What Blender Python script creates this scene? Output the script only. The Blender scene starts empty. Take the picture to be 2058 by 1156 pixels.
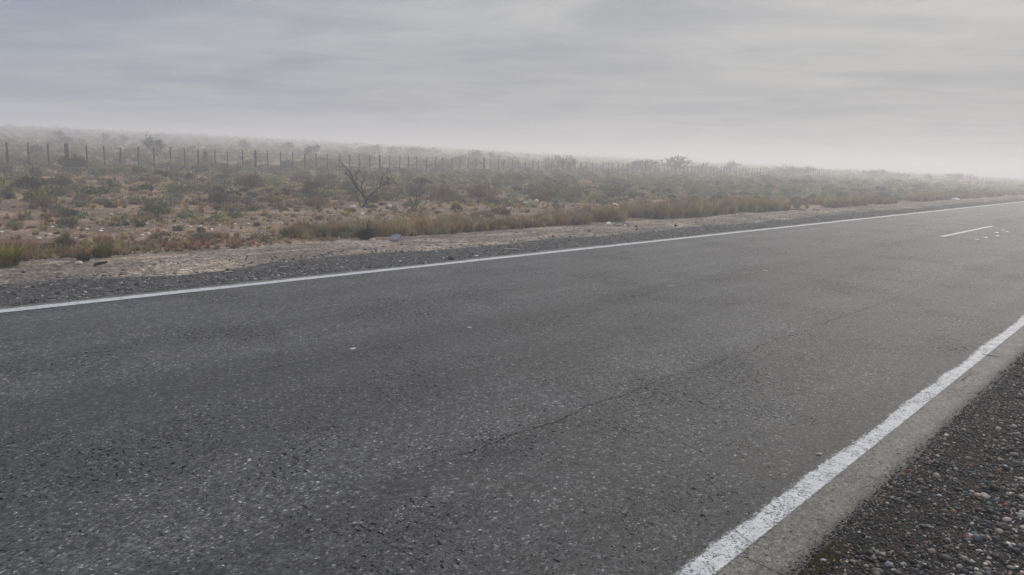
import bpy, math, random
import numpy as np
from mathutils import Matrix, Vector

SEED = 7
R = math.radians
rng = np.random.default_rng(SEED)
scene = bpy.context.scene
col = scene.collection

# ------------------------------------------------------------------ camera
F_PX, W_PX, H_PX, CAM_H = 1500.0, 2058.0, 1156.0, 1.6
YAW, PITCH, ROLL = R(42.114), R(9.984), R(2.2)
fwd_h = Vector((math.cos(YAW), math.sin(YAW), 0))
right_h = Vector((math.sin(YAW), -math.cos(YAW), 0))
fwd = fwd_h * math.cos(PITCH) + Vector((0, 0, -math.sin(PITCH)))
up_h = right_h.cross(fwd)
cam_r = right_h * math.cos(ROLL) + up_h * math.sin(ROLL)
cam_u = cam_r.cross(fwd)
cam_pos = Vector((0, 0, CAM_H))
cd = bpy.data.cameras.new('camera')
cd.sensor_width = 36.0
cd.lens = F_PX / W_PX * 36.0
cd.clip_start = 0.05
cd.clip_end = 4000
cam = bpy.data.objects.new('camera', cd)
M = Matrix((cam_r, cam_u, -fwd)).transposed().to_4x4()
M.translation = cam_pos
cam.matrix_world = M
col.objects.link(cam)
scene.camera = cam


def ray(px, py):
    d = fwd * F_PX + cam_r * (px - W_PX / 2) - cam_u * (py - H_PX / 2)
    return d.normalized()


def project(p):
    v = Vector(p) - cam_pos
    z = v.dot(fwd)
    if z < 0.1:
        return None
    return (W_PX / 2 + F_PX * v.dot(cam_r) / z, H_PX / 2 - F_PX * v.dot(cam_u) / z, z)


# ------------------------------------------------------------------ noise
def _hash(ix, iy, s):
    h = (ix.astype(np.int64) * 374761393 + iy.astype(np.int64) * 668265263 + s * 144665) & 0xffffffff
    h = ((h ^ (h >> 13)) * 1274126177) & 0xffffffff
    h = h ^ (h >> 16)
    return (h & 0xffff) / 65535.0


def vnoise(x, y, s=0):
    x = np.asarray(x, float); y = np.asarray(y, float)
    x, y = np.broadcast_arrays(x, y)
    ix = np.floor(x); iy = np.floor(y)
    fx = x - ix; fy = y - iy
    fx = fx * fx * (3 - 2 * fx); fy = fy * fy * (3 - 2 * fy)
    a = _hash(ix, iy, s); b = _hash(ix + 1, iy, s); c = _hash(ix, iy + 1, s); d = _hash(ix + 1, iy + 1, s)
    return (a * (1 - fx) + b * fx) * (1 - fy) + (c * (1 - fx) + d * fx) * fy


def fbm(x, y, s=0, o=3):
    t, a, n = 0, 1, 0
    for k in range(o):
        t = t + a * vnoise(np.asarray(x) * 2 ** k, np.asarray(y) * 2 ** k, s + k * 17)
        n += a; a *= .5
    return t / n


def sstep(a, b, x):
    t = np.clip((np.asarray(x, float) - a) / (b - a), 0, 1)
    return t * t * (3 - 2 * t)


ROAD_N, ROAD_F = 0.97, 8.25          # paved edges (lateral distance from the camera)


def terrain(x, y):
    x = np.asarray(x, float); y = np.asarray(y, float)
    z = -0.12 + 0.12 * sstep(10.6, 11.4, y)
    z = z + sstep(11, 13, y) * (0.10 * (fbm(x / 1.7, y / 1.7, 3, 3) - .5) + 0.16 * (fbm(x / 7, y / 7, 5, 2) - .5))
    z = z + 0.16 * sstep(18, 42, y)
    z = z + (4.3 - 1.2 * sstep(60, 300, x)) * sstep(30, 300, y)
    z = z + sstep(80, 200, y) * 0.5 * (fbm(x / 40, y / 40, 9, 2) - .5)
    z = z - 0.25 * sstep(0.6, -6, y) * 0 - 0.35 * (1 - sstep(-9, -1.0, y))
    return z


def hit(px, py):
    """ground point seen at a photo pixel"""
    d = ray(px, py)
    z = 0.0
    for _ in range(25):
        if d.z > -1e-4:
            return None
        t = (z - CAM_H) / d.z
        p = cam_pos + d * t
        zn = float(terrain(p.x, p.y))
        if p.y < 11.0:
            zn = 0.0 if p.y < 8.25 else -0.02
            if p.y < 0.95:
                zn = -0.05
        z = z * .4 + zn * .6
    return Vector((p.x, p.y, zn))


# ------------------------------------------------------------------ objects
def tag(o, label=None, cat=None, group=None, kind=None):
    if label: o['label'] = label
    if cat: o['category'] = cat
    if group: o['group'] = group
    if kind: o['kind'] = kind
    return o


def mesh_from(name, V, polys, mat, C=None, smooth=False):
    """polys: list of int arrays (n,k)"""
    me = bpy.data.meshes.new(name)
    V = np.asarray(V, np.float32)
    me.vertices.add(len(V)); me.vertices.foreach_set('co', V.ravel())
    tot = sum(p.size for p in polys); npoly = sum(len(p) for p in polys)
    me.loops.add(tot); me.polygons.add(npoly)
    me.loops.foreach_set('vertex_index', np.concatenate([p.ravel() for p in polys]).astype(np.int32))
    lt = np.concatenate([np.full(len(p), p.shape[1], np.int32) for p in polys])
    ls = np.concatenate([[0], np.cumsum(lt)[:-1]]).astype(np.int32)
    me.polygons.foreach_set('loop_start', ls)
    if smooth:
        me.polygons.foreach_set('use_smooth', np.ones(npoly, bool))
    me.update(calc_edges=True)
    if C is not None:
        a = me.color_attributes.new('Col', 'FLOAT_COLOR', 'POINT')
        C4 = np.ones((len(V), 4), np.float32); C4[:, :3] = C
        a.data.foreach_set('color', C4.ravel())
    me.materials.append(mat)
    return me


def obj(name, me, parent=None, loc=None):
    o = bpy.data.objects.new(name, me)
    col.objects.link(o)
    if parent is not None:
        o.parent = parent
    if loc is not None:
        o.location = loc
    return o


def empty(name, loc):
    o = bpy.data.objects.new(name, None)
    o.empty_display_size = 0.1
    o.location = loc
    col.objects.link(o)
    return o


class MB:
    def __init__(s):
        s.V = []; s.P = {}; s.C = []; s.n = 0

    def add(s, V, polys, C):
        V = np.asarray(V, float)
        for p in polys:
            p = np.asarray(p)
            s.P.setdefault(p.shape[1], []).append(p + s.n)
        s.V.append(V)
        C = np.asarray(C, float)
        s.C.append(np.broadcast_to(C, (len(V), 3)))
        s.n += len(V)

    def arrays(s):
        return np.concatenate(s.V), [np.concatenate(p) for p in s.P.values()], np.concatenate(s.C)

    def mesh(s, name, mat, smooth=False):
        V, P, C = s.arrays()
        return mesh_from(name, V, P, mat, C, smooth)


def merged(variants, place, name, mat, smooth=False):
    """variants: list of (V, polys, C); place: rows (variant, x, y, z, rot, sx, sz, tint r g b)"""
    mb = MB()
    place = np.asarray(place, float)
    for k, (V, P, C) in enumerate(variants):
        q = place[place[:, 0] == k]
        if not len(q):
            continue
        c, s = np.cos(q[:, 4])[:, None], np.sin(q[:, 4])[:, None]
        X = (V[None, :, 0] * c - V[None, :, 1] * s) * q[:, 5:6] + q[:, 1:2]
        Y = (V[None, :, 0] * s + V[None, :, 1] * c) * q[:, 5:6] + q[:, 2:3]
        Z = V[None, :, 2] * q[:, 6:7] + q[:, 3:4]
        VV = np.stack([X, Y, Z], -1).reshape(-1, 3)
        CC = (C[None] * q[:, None, 7:10]).reshape(-1, 3)
        PP = [(p[None] + (np.arange(len(q)) * len(V))[:, None, None]).reshape(-1, p.shape[1]) for p in P]
        mb.add(VV, PP, CC)
    return mb.mesh(name, mat, smooth)


# ------------------------------------------------------------------ shader helper
class Nt:
    def __init__(s, tree):
        s.t = tree; s.n = tree.nodes; s.l = tree.links

    def node(s, typ, **kw):
        n = s.n.new(typ)
        for k, v in kw.items():
            setattr(n, k, v)
        return n

    def set(s, sock, v):
        if isinstance(v, bpy.types.NodeSocket):
            s.l.new(v, sock)
        elif v is not None:
            if sock.type == 'RGBA' and isinstance(v, (tuple, list)) and len(v) == 3:
                v = (*v, 1)
            sock.default_value = v

    def m(s, op, a, b=None, c=None, clamp=False):
        n = s.node('ShaderNodeMath', operation=op); n.use_clamp = clamp
        s.set(n.inputs[0], a); s.set(n.inputs[1], b)
        if c is not None: s.set(n.inputs[2], c)
        return n.outputs[0]

    def step(s, x, a, b, lo=0.0, hi=1.0):
        n = s.node('ShaderNodeMapRange'); n.interpolation_type = 'SMOOTHSTEP'
        s.set(n.inputs['Value'], x); s.set(n.inputs['From Min'], a); s.set(n.inputs['From Max'], b)
        s.set(n.inputs['To Min'], lo); s.set(n.inputs['To Max'], hi)
        return n.outputs[0]

    def mix(s, f, a, b, blend='MIX'):
        n = s.node('ShaderNodeMix', data_type='RGBA', blend_type=blend)
        s.set(n.inputs[0], f); s.set(n.inputs[6], a); s.set(n.inputs[7], b)
        return n.outputs[2]

    def scale(s, colr, f):
        n = s.node('ShaderNodeVectorMath', operation='SCALE')
        s.set(n.inputs[0], colr); s.set(n.inputs[3], f)
        return n.outputs[0]

    def noise(s, vec, sc, detail=2.0, rough=0.5, dist=0.0, out=0):
        n = s.node('ShaderNodeTexNoise')
        s.set(n.inputs['Vector'], vec); n.inputs['Scale'].default_value = sc
        n.inputs['Detail'].default_value = detail; n.inputs['Roughness'].default_value = rough
        n.inputs['Distortion'].default_value = dist
        return n.outputs[out]

    def voro(s, vec, sc, feature='F1', rnd=1.0):
        n = s.node('ShaderNodeTexVoronoi', feature=feature)
        s.set(n.inputs['Vector'], vec); n.inputs['Scale'].default_value = sc
        n.inputs['Randomness'].default_value = rnd
        return n

    def ramp(s, f, stops, interp='LINEAR'):
        n = s.node('ShaderNodeValToRGB'); r = n.color_ramp; r.interpolation = interp
        while len(r.elements) > 1: r.elements.remove(r.elements[-1])
        for i, (p, c) in enumerate(stops):
            e = r.elements[0] if i == 0 else r.elements.new(p)
            e.position = p
            e.color = (c, c, c, 1) if isinstance(c, (int, float)) else (*c, 1)
        s.set(n.inputs[0], f)
        return n.outputs[0]

    def mapv(s, vec, loc=(0, 0, 0), rot=(0, 0, 0), sc=(1, 1, 1)):
        n = s.node('ShaderNodeMapping')
        s.set(n.inputs[0], vec); n.inputs[1].default_value = loc; n.inputs[2].default_value = rot; n.inputs[3].default_value = sc
        return n.outputs[0]

    def bump(s, h, dist, strength=1.0, nrm=None):
        n = s.node('ShaderNodeBump'); n.inputs['Strength'].default_value = strength
        n.inputs['Distance'].default_value = dist
        s.set(n.inputs['Height'], h)
        if nrm is not None: s.set(n.inputs['Normal'], nrm)
        return n.outputs[0]


def material(name):
    m = bpy.data.materials.new(name); m.use_nodes = True
    m.node_tree.nodes.clear()
    N = Nt(m.node_tree)
    out = N.node('ShaderNodeOutputMaterial')
    b = N.node('ShaderNodeBsdfPrincipled')
    N.l.new(b.outputs[0], out.inputs[0])
    N.b = b; N.out = out
    return m, N


def obco(N):
    return N.node('ShaderNodeTexCoord').outputs['Object']


def rnd01(N, v):
    """a grey random value from a voronoi colour"""
    n = N.node('ShaderNodeSeparateColor'); N.set(n.inputs[0], v)
    return n.outputs


# ---- foliage / wood using the Col attribute
def leaf_mat(name, rough=0.8, trans=0.15, vary=True):
    m, N = material(name)
    a = N.node('ShaderNodeAttribute', attribute_name='Col')
    c = a.outputs['Color']
    if vary:
        oi = N.node('ShaderNodeObjectInfo')
        f = N.m('MULTIPLY_ADD', oi.outputs['Random'], 0.75, 0.6)
        c = N.scale(c, f)
    N.set(N.b.inputs['Base Color'], c)
    N.b.inputs['Roughness'].default_value = rough
    N.b.inputs['Specular IOR Level'].default_value = 0.08
    if trans:
        t = N.node('ShaderNodeBsdfTranslucent'); N.set(t.inputs[0], c)
        mx = N.node('ShaderNodeMixShader'); mx.inputs[0].default_value = trans
        N.l.new(N.b.outputs[0], mx.inputs[1]); N.l.new(t.outputs[0], mx.inputs[2])
        N.l.new(mx.outputs[0], N.out.inputs[0])
    return m


M_leaf = leaf_mat('dry_foliage')
M_leaf_stuff = leaf_mat('dry_foliage_mass', vary=False)
M_bark = leaf_mat('bark', 0.85, 0.0, vary=False)


def stone_mat(name, vary=False, wet=0.75, bumpd=0.004):
    m, N = material(name)
    P = obco(N)
    a = N.node('ShaderNodeAttribute', attribute_name='Col').outputs['Color']
    n1 = N.noise(P, 14, 4, .6)
    n2 = N.noise(P, 90, 2, .6)
    f = N.m('MULTIPLY', N.step(n1, .3, .7, .65, 1.25), N.step(n2, .25, .75, .8, 1.15))
    c = N.scale(a, f)
    N.set(N.b.inputs['Base Color'], c)
    N.b.inputs['Roughness'].default_value = wet
    N.b.inputs['Specular IOR Level'].default_value = 0.22
    N.set(N.b.inputs['Normal'], N.bump(n1, bumpd * 4, .6))
    return m


M_stone = stone_mat('stone')
M_gravel = stone_mat('gravel_stones', wet=0.62, bumpd=.001)


# ---- asphalt
def asphalt_mat():
    m, N = material('asphalt')
    P = obco(N)
    sx = N.node('ShaderNodeSeparateXYZ'); N.set(sx.inputs[0], P)
    X, Y = sx.outputs[0], sx.outputs[1]
    warp = N.noise(P, 30, 2, .5, out=1)
    Pw = N.node('ShaderNodeVectorMath', operation='ADD')
    N.set(Pw.inputs[0], P); N.set(Pw.inputs[1], N.scale(warp, 0.012))
    Pw = Pw.outputs[0]
    # aggregate
    v = N.voro(Pw, 88)
    r = rnd01(N, v.outputs['Color'])
    agg = N.ramp(r[0], [(0, .16), (.25, .58), (.6, 1.02), (.84, 1.3), (.935, 1.7), (.968, 2.7), (1, 5.2)])
    v2 = N.voro(Pw, 240)
    r2 = rnd01(N, v2.outputs['Color'])
    agg2 = N.ramp(r2[0], [(0, .6), (.7, 1.05), (.93, 1.3), (1, 1.9)])
    vg = N.voro(Pw, 34)
    rg = rnd01(N, vg.outputs['Color'])
    agg3 = N.ramp(rg[1], [(0, .60), (.5, 1.0), (1, 1.36)])
    f = N.m('MULTIPLY', N.m('MULTIPLY', agg, agg2), agg3)
    # lane-wise wear: value across the road, wobbled along it
    wob = N.m('MULTIPLY_ADD', N.noise(N.mapv(P, sc=(.5, .5, 1)), 1.0, 3, .55), .36, -.18)
    yy = N.m('ADD', Y, wob)
    prof = N.ramp(N.m('DIVIDE', yy, 10.0), [
        (.095, 1.0), (.118, .98), (.125, .74), (.142, .76), (.17, .92), (.20, .95), (.235, .90), (.262, .84), (.275, 1.12), (.30, 1.26),
        (.34, 1.06), (.38, .82), (.43, .90), (.462, .80), (.480, .58), (.497, .68), (.52, 1.04), (.56, 1.20), (.60, .92),
        (.65, 1.22), (.70, .93), (.745, 1.26), (.78, 1.04), (.815, 1.02)])
    streak = N.noise(N.mapv(P, sc=(.09, 3.2, 1)), 1.0, 5, .62)
    blot = N.noise(P, .9, 4, .6)
    f = N.m('MULTIPLY', f, prof)
    f = N.m('MULTIPLY', f, N.step(streak, .28, .72, .80, 1.19))
    f = N.m('MULTIPLY', f, N.step(blot, .25, .75, .91, 1.09))
    base = N.mix(N.step(N.noise(P, 2.2, 3, .6), .4, .75), (.0435, .0435, .0445), (.0475, .0462, .045))
    tint = N.mix(N.step(r[1], .8, .95), (1, 1, 1), (1.18, 1.0, .86))
    base = N.mix(1.0, base, tint, 'MULTIPLY')
    c = N.scale(base, f)
    # pale edge strip outside the painted line
    edge = N.m('MAXIMUM', N.step(N.m('ADD', Y, N.m('MULTIPLY_ADD', N.noise(P, 9, 3), .04, -.02)), 1.215, 1.19),
               N.step(Y, 8.09, 8.11))
    strip = N.scale(N.mix(N.step(N.noise(P, 5, 4, .6), .3, .7), (.082, .077, .068), (.135, .126, .110)),
                    N.m('MULTIPLY', N.m('MULTIPLY', N.step(r[0], 0, 1, .62, 1.35), N.step(N.noise(P, 28, 3, .65), .3, .7, .72, 1.22)), N.m('MULTIPLY', agg2, N.step(r2[1], 0, 1, .85, 1.15))))
    rim = N.m('MULTIPLY', N.step(N.m('ADD', Y, N.m('MULTIPLY_ADD', N.noise(P, 17, 4, .65), .16, -.08)), 1.06, .965), .75)
    strip = N.mix(rim, strip, N.scale((.042, .039, .035), agg))
    c = N.mix(N.m('MULTIPLY', edge, .92), c, strip)
    # worn hollows where stones have come out, coloured almost black
    dens = N.noise(N.mapv(P, loc=(3.1, 8.7, 0)), .85, 3, .6)
    dens2 = N.m('MULTIPLY', N.step(dens, .36, .68), N.step(edge, 0, 1, 1, .6))
    nP = N.noise(N.mapv(P, rot=(0, 0, R(-40)), sc=(1.0, .62, 1)), 42, 4, .68, .3)
    thr = N.m('MULTIPLY_ADD', dens2, .085, .345)
    pit = N.step(nP, thr, N.m('SUBTRACT', thr, .03))
    nQ = N.noise(N.mapv(P, loc=(5, 3, 0), rot=(0, 0, R(-40)), sc=(1.0, .7, 1)), 105, 2, .6)
    thq = N.m('MULTIPLY_ADD', dens2, .07, .338)
    pit = N.m('MAXIMUM', pit, N.m('MULTIPLY', N.step(nQ, thq, N.m('SUBTRACT', thq, .04)), .8))

    # cracks: lengthwise
    def crack(y0, amp, sc, w, seed, lo, hi, thr=.45):
        wv = N.noise(N.mapv(P, loc=(seed, seed * .7, 0), sc=(1, .02, 1)), sc, 6, .66)
        wf = N.noise(N.mapv(P, loc=(seed, 0, 0)), 26, 3, .6)
        d = N.m('ABSOLUTE', N.m('SUBTRACT', N.m('SUBTRACT', Y, y0), N.m('ADD', N.m('MULTIPLY_ADD', wv, amp, -amp / 2), N.m('MULTIPLY_ADD', wf, .06, -.03))))
        g = N.m('ADD', N.m('MULTIPLY', N.noise(N.mapv(P, loc=(seed * 2.3, 0, 0), sc=(1, .1, 1)), .9, 3, .6), .6), N.m('MULTIPLY', N.noise(N.mapv(P, loc=(0, seed, 0)), 17, 3, .7), .4))
        ww = N.m('MULTIPLY', N.step(g, thr - .02, thr + .14), w)
        k = N.step(d, ww, N.m('MULTIPLY', ww, .3))
        rngx = N.m('MULTIPLY', N.step(X, lo, lo + .8), N.step(X, hi, hi - 3))
        return N.m('MULTIPLY', k, N.m('MULTIPLY', rngx, N.m('GREATER_THAN', ww, .0004)))
    cr = crack(2.72, .34, .8, .0072, 4.2, 1.9, 11.5, .40)
    cr = N.m('MAXIMUM', cr, N.m('MULTIPLY', crack(4.84, .22, .6, .016, 9.7, -5, 26, .50), .75))
    cr = N.m('MAXIMUM', cr, N.m('MULTIPLY', crack(3.6, .9, .9, .008, 15.1, 1, 9, .53), .7))

    # short transverse cracks over the edge strip
    vx = N.voro(N.mapv(P, sc=(1, .3, 1)), 2.3, 'DISTANCE_TO_EDGE')
    cn = N.noise(P, 3.1, 3)
    trans = N.m('MULTIPLY', N.step(vx.outputs['Distance'], .006, .002), N.step(cn, .56, .66))
    trans = N.m('MULTIPLY', trans, N.step(Y, 3.6, 1.2, .25, 1))
    cr = N.m('MAXIMUM', cr, N.m('MULTIPLY', trans, .9))
    hole = N.m('MAXIMUM', pit, N.m('MULTIPLY', cr, .8))
    c = N.mix(N.m('MULTIPLY', hole, .93), c, (.005, .005, .0055))
    # thin remains of old paint along the centre
    op = N.m('MULTIPLY', N.step(N.m('ABSOLUTE', N.m('SUBTRACT', N.m('ADD', Y, wob), 4.92)), .05, .02),
             N.step(N.noise(N.mapv(P, loc=(2.2, 0, 0), sc=(.9, 3, 1)), 1.2, 5, .7), .57, .66))
    op = N.m('MULTIPLY', op, N.step(X, 6.0, 6.6))
    c = N.mix(N.m('MULTIPLY', op, .6), c, (.5, .5, .49))
    N.set(N.b.inputs['Base Color'], c)
    N.b.inputs['Roughness'].default_value = .68
    N.set(N.b.inputs['Specular IOR Level'], N.step(hole, 0, 1, .42, .0))
    h = N.m('ADD', N.m('MULTIPLY', v.outputs['Distance'], -.5), N.m('MULTIPLY', r[2], .5))
    h = N.m('ADD', h, N.m('MULTIPLY', hole, -2.2))
    h = N.m('ADD', h, N.m('MULTIPLY', rg[2], .35))
    N.set(N.b.inputs['Normal'], N.bump(h, .006, 1.0))
    return m


M_asphalt = asphalt_mat()


def paint_mat(name, y0, y1, rag0, rag1, worn):
    """thermoplastic line: ragged on the traffic side, worn through over the stones"""
    m, N = material(name)
    P = obco(N)
    sx = N.node('ShaderNodeSeparateXYZ'); N.set(sx.inputs[0], P)
    Y = sx.outputs[1]
    nA = N.noise(N.mapv(P, rot=(0, 0, R(-38)), sc=(1.0, 6, 1)), 9, 4, .6)
    nB = N.noise(N.mapv(P, loc=(7, 0, 0)), 1.3, 3, .6)
    nC = N.noise(P, 60, 3, .6)
    nG = N.m('ADD', N.m('MULTIPLY', nC, .55), N.m('MULTIPLY', N.noise(P, 24, 4, .65), .45))
    e0 = N.m('ADD', Y, N.m('MULTIPLY_ADD', nG, rag0, -rag0 / 2))
    lim = N.m('MULTIPLY_ADD', N.step(nB, .35, .65), rag1, y1 - rag1 * .45)
    cov_ = N.step(Y, N.m('ADD', lim, .06), N.m('SUBTRACT', lim, .03))
    cov_ = N.m('ADD', cov_, N.m('MULTIPLY_ADD', N.m('ADD', N.m('MULTIPLY', nA, .5), N.m('MULTIPLY', nG, .6)), 2.0, -1.1))
    mk = N.m('MULTIPLY', N.step(e0, y0 - .006, y0 + .006), N.step(cov_, .30, .75))
    v = N.voro(P, 130)
    r = rnd01(N, v.outputs['Color'])
    wear = N.m('ADD', N.m('ADD', N.m('MULTIPLY', r[0], .42), N.m('MULTIPLY', N.noise(P, 7, 4, .6), .6)), N.m('MULTIPLY', nB, .35))
    hole = N.step(wear, worn, worn + .20, .95, 0.25)
    mk = N.m('MULTIPLY', mk, hole)
    vx = N.voro(N.mapv(P, sc=(1, .35, 1)), 9, 'DISTANCE_TO_EDGE')
    ck = N.m('MULTIPLY', N.step(vx.outputs['Distance'], .03, .012), N.step(N.noise(P, 4, 2), .44, .56))
    mk = N.m('MULTIPLY', mk, N.m('SUBTRACT', 1.0, N.m('MULTIPLY', ck, .35)))
    c = N.scale(N.mix(N.noise(P, 3, 4, .6), (.43, .435, .435), (.54, .54, .53)), N.m('MULTIPLY', N.step(r[1], 0, 1, .9, 1.06), N.step(N.noise(P, 22, 4, .65), .3, .7, .72, 1.06)))
    N.set(N.b.inputs['Base Color'], c)
    N.b.inputs['Roughness'].default_value = .65
    N.set(N.b.inputs['Normal'], N.bump(N.m('ADD', r[2], N.m('MULTIPLY', v.outputs['Distance'], -.6)), .002, .8))
    t = N.node('ShaderNodeBsdfTransparent')
    mx = N.node('ShaderNodeMixShader'); N.set(mx.inputs[0], mk)
    N.l.new(t.outputs[0], mx.inputs[1]); N.l.new(N.b.outputs[0], mx.inputs[2])
    N.l.new(mx.outputs[0], N.out.inputs[0])
    return m


def soil_mat(name, dark, mid, light, pebble=.5, streaks=False, rough=.95, bumpd=.02, pscale=38, thr=(.42, .62)):
    m, N = material(name)
    P = obco(N)
    if streaks:
        n1 = N.noise(N.mapv(P, sc=(.55, 1.5, 1)), 1.0, 7, .68)
    else:
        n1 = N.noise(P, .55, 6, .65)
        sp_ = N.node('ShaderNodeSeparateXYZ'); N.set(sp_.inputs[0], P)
        n1 = N.m('ADD', n1, N.step(sp_.outputs[0], 40, 140, 0, .5))  # soil turns paler far along the road: fog fade put into the colour
    n2 = N.noise(P, 6, 6, .7)
    v = N.voro(P, pscale)
    r = rnd01(N, v.outputs['Color'])
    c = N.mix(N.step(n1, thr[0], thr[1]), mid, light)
    c = N.mix(N.step(n2, .52, .72), c, dark)
    peb = N.ramp(r[0], [(0, .35), (.4, .85), (.8, 1.15), (.95, 1.7), (1, 2.4)])
    c = N.mix(pebble, c, N.scale(c, peb))
    v3 = N.voro(P, pscale * .28)
    r3 = rnd01(N, v3.outputs['Color'])
    c = N.mix(pebble * .8, c, N.scale(c, N.step(r3[0], 0, 1, .7, 1.25)))
    N.set(N.b.inputs['Base Color'], c)
    N.b.inputs['Roughness'].default_value = rough
    N.b.inputs['Specular IOR Level'].default_value = .06
    h = N.m('ADD', n2, N.m('MULTIPLY', r[1], .3))
    N.set(N.b.inputs['Normal'], N.bump(h, bumpd, 1))
    return m


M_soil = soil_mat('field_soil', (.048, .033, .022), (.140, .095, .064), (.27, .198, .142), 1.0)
M_sand = soil_mat('pale_dirt', (.068, .060, .052), (.135, .112, .092), (.31, .248, .192), 1.0, True, pscale=40, thr=(.40, .66), bumpd=.007)
M_verge = soil_mat('far_gravel', (.036, .035, .034), (.066, .063, .060), (.15, .13, .11), .9, True, rough=.9, pscale=30, thr=(.56, .80), bumpd=.01)
M_near = soil_mat('near_gravel_bed', (.007, .007, .007), (.014, .013, .012), (.026, .023, .020), .8, False, rough=.7, pscale=95, bumpd=.012)


# ------------------------------------------------------------------ strips
def graded(a, b, d0, g):
    xs = [a]; d = d0
    while xs[-1] < b:
        xs.append(xs[-1] + d); d *= g
    return np.array(xs)


def both(lo, hi, d0, g):
    p = graded(0, hi, d0, g); q = -graded(0, -lo, d0, g)
    return np.concatenate([q[::-1][:-1], p])


def grid_mesh(name, XX, YY, ZZ, mat, smooth=True):
    n, k = XX.shape
    V = np.stack([XX, YY, ZZ], -1).reshape(-1, 3)
    i = np.arange(n * k).reshape(n, k)
    q = np.stack([i[:-1, :-1], i[1:, :-1], i[1:, 1:], i[:-1, 1:]], -1).reshape(-1, 4)
    return mesh_from(name, V, [q], mat, None, smooth)


# ground: one sheet to the horizon
gx = np.concatenate([both(-560, 600, .18, 1.022)])
gy = np.concatenate([-graded(0, 560, .5, 1.10)[::-1][:-1], np.arange(0, 10.4, .8), np.arange(10.4, 24, .16), graded(24, 600, .2, 1.022)])
GX, GY = np.meshgrid(gx, gy, indexing='ij')
GZ = terrain(GX, GY)
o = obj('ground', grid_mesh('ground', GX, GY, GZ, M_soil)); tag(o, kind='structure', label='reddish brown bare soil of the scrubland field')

# road
rx = np.concatenate([-graded(0, 560, .06, 1.035)[::-1][:-1], graded(0, 590, .04, 1.006)])
en = ROAD_N + .03 * (vnoise(rx * 1.1, 0, 31) - .5) + .022 * (vnoise(rx * 9, 0, 33) - .5) + .022 * (vnoise(rx * 24, 0, 34) - .5)
ef = ROAD_F + .08 * (vnoise(rx * 1.2, 0, 41) - .5) + .04 * (vnoise(rx * 6, 0, 43) - .5)
rows = [en - .012, en, en * 0 + 1.1, en * 0 + 4.6, en * 0 + 8.0, ef, ef + .02]
zz = [en * 0 - .09, en * 0, en * 0, en * 0, en * 0, en * 0, en * 0 - .09]
RX = np.repeat(rx[:, None], 7, 1); RY = np.stack(rows, 1); RZ = np.stack(zz, 1)
o = obj('road', grid_mesh('road', RX, RY, RZ, M_asphalt, False)); tag(o, kind='structure', label='worn grey asphalt road')


def line(name, y0, y1, x0, x1, mat, z=.004):
    xs = np.concatenate([np.arange(x0, min(x1, 30), .25), np.arange(max(x0, 30), x1 + 1, 4)]) if x1 - x0 > 20 else np.linspace(x0, x1, 30)
    XX = np.repeat(xs[:, None], 2, 1); YY = np.repeat(np.array([[y0, y1]]), len(xs), 0); ZZ = YY * 0 + z
    o = obj(name, grid_mesh(name, XX, YY, ZZ, mat, False))
    return o


o = line('road_edge_line', 1.15, 1.42, -4, 590, paint_mat('worn_line_paint', 1.196, 1.282, .022, .030, .745))
tag(o, kind='structure', label='worn white edge line beside the dark gravel')
o = line('road_edge_line', 7.88, 8.16, -60, 590, paint_mat('line_paint', 7.965, 8.095, .03, .03, .84))
tag(o, kind='structure', label='white edge line on the far side of the road')
pc = paint_mat('dash_paint', 4.60, 4.70, .02, .02, .84)
for x0, x1 in ((21.3, 27.6), (41.5, 48.0), (62, 68.5)):
    o = line('road_centre_dash', 4.56, 4.74, x0, x1, pc); tag(o, kind='structure', label='white centre line dash far along the road')

# near shoulder of dark gravel
nx = np.concatenate([-graded(0, 100, .3, 1.15)[::-1][:-1], np.arange(0, 2, .1), np.arange(2, 9, .03), graded(9, 590, .06, 1.03)])
ny = np.concatenate([-graded(.6, 7, .08, 1.12)[::-1], np.arange(-.57, 1.04, .03)])
NX, NY = np.meshgrid(nx, ny, indexing='ij')
NZ = -.012 - .035 * np.clip(.95 - NY, 0, 3) - .12 * sstep(.2, -6, NY) + .030 * sstep(1.05, .6, NY) * (fbm(NX * 1.3, NY * 1.3, 51, 3) - .5) + .022 * sstep(1.0, .7, NY) * (fbm(NX * 9, NY * 9, 55, 2) - .5)
NZ = np.where(NY > .97, -.06, NZ)


def near_z(x, y):
    return -.012 - .035 * np.clip(.95 - y, 0, 3) - .12 * sstep(.2, -6, y) + .030 * sstep(1.05, .6, y) * (fbm(x * 1.3, y * 1.3, 51, 3) - .5) + .022 * sstep(1.0, .7, y) * (fbm(x * 9, y * 9, 55, 2) - .5)


o = obj('gravel_shoulder', grid_mesh('gravel_shoulder', NX, NY, NZ, M_near)); tag(o, kind='structure', label='dark earth and gravel beside the near road edge')

# far verge and pale dirt track
vx_ = np.concatenate([-graded(0, 200, .2, 1.05)[::-1][:-1], graded(0, 590, .1, 1.012)])
b1 = 9.45 + .95 * (fbm(vx_ / 2.2, 0 * vx_, 61, 3) - .5)
b2 = 10.95 + .7 * (fbm(vx_ / 2.6, 0 * vx_, 65, 3) - .5)
b3 = b2 + .5


def strip(a, b, n, zf):
    t = np.linspace(0, 1, n)[None]
    YY = a[:, None] * (1 - t) + b[:, None] * t
    XX = np.repeat(vx_[:, None], n, 1)
    return XX, YY, zf(XX, YY)


def verge_z(x, y):
    return -.03 + .022 * (fbm(x * 2.2, y * 2.2, 71, 3) - .5) + .03 * sstep(9.0, 10.6, y) - .05 * (1 - sstep(8.2, 8.32, y))


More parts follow.
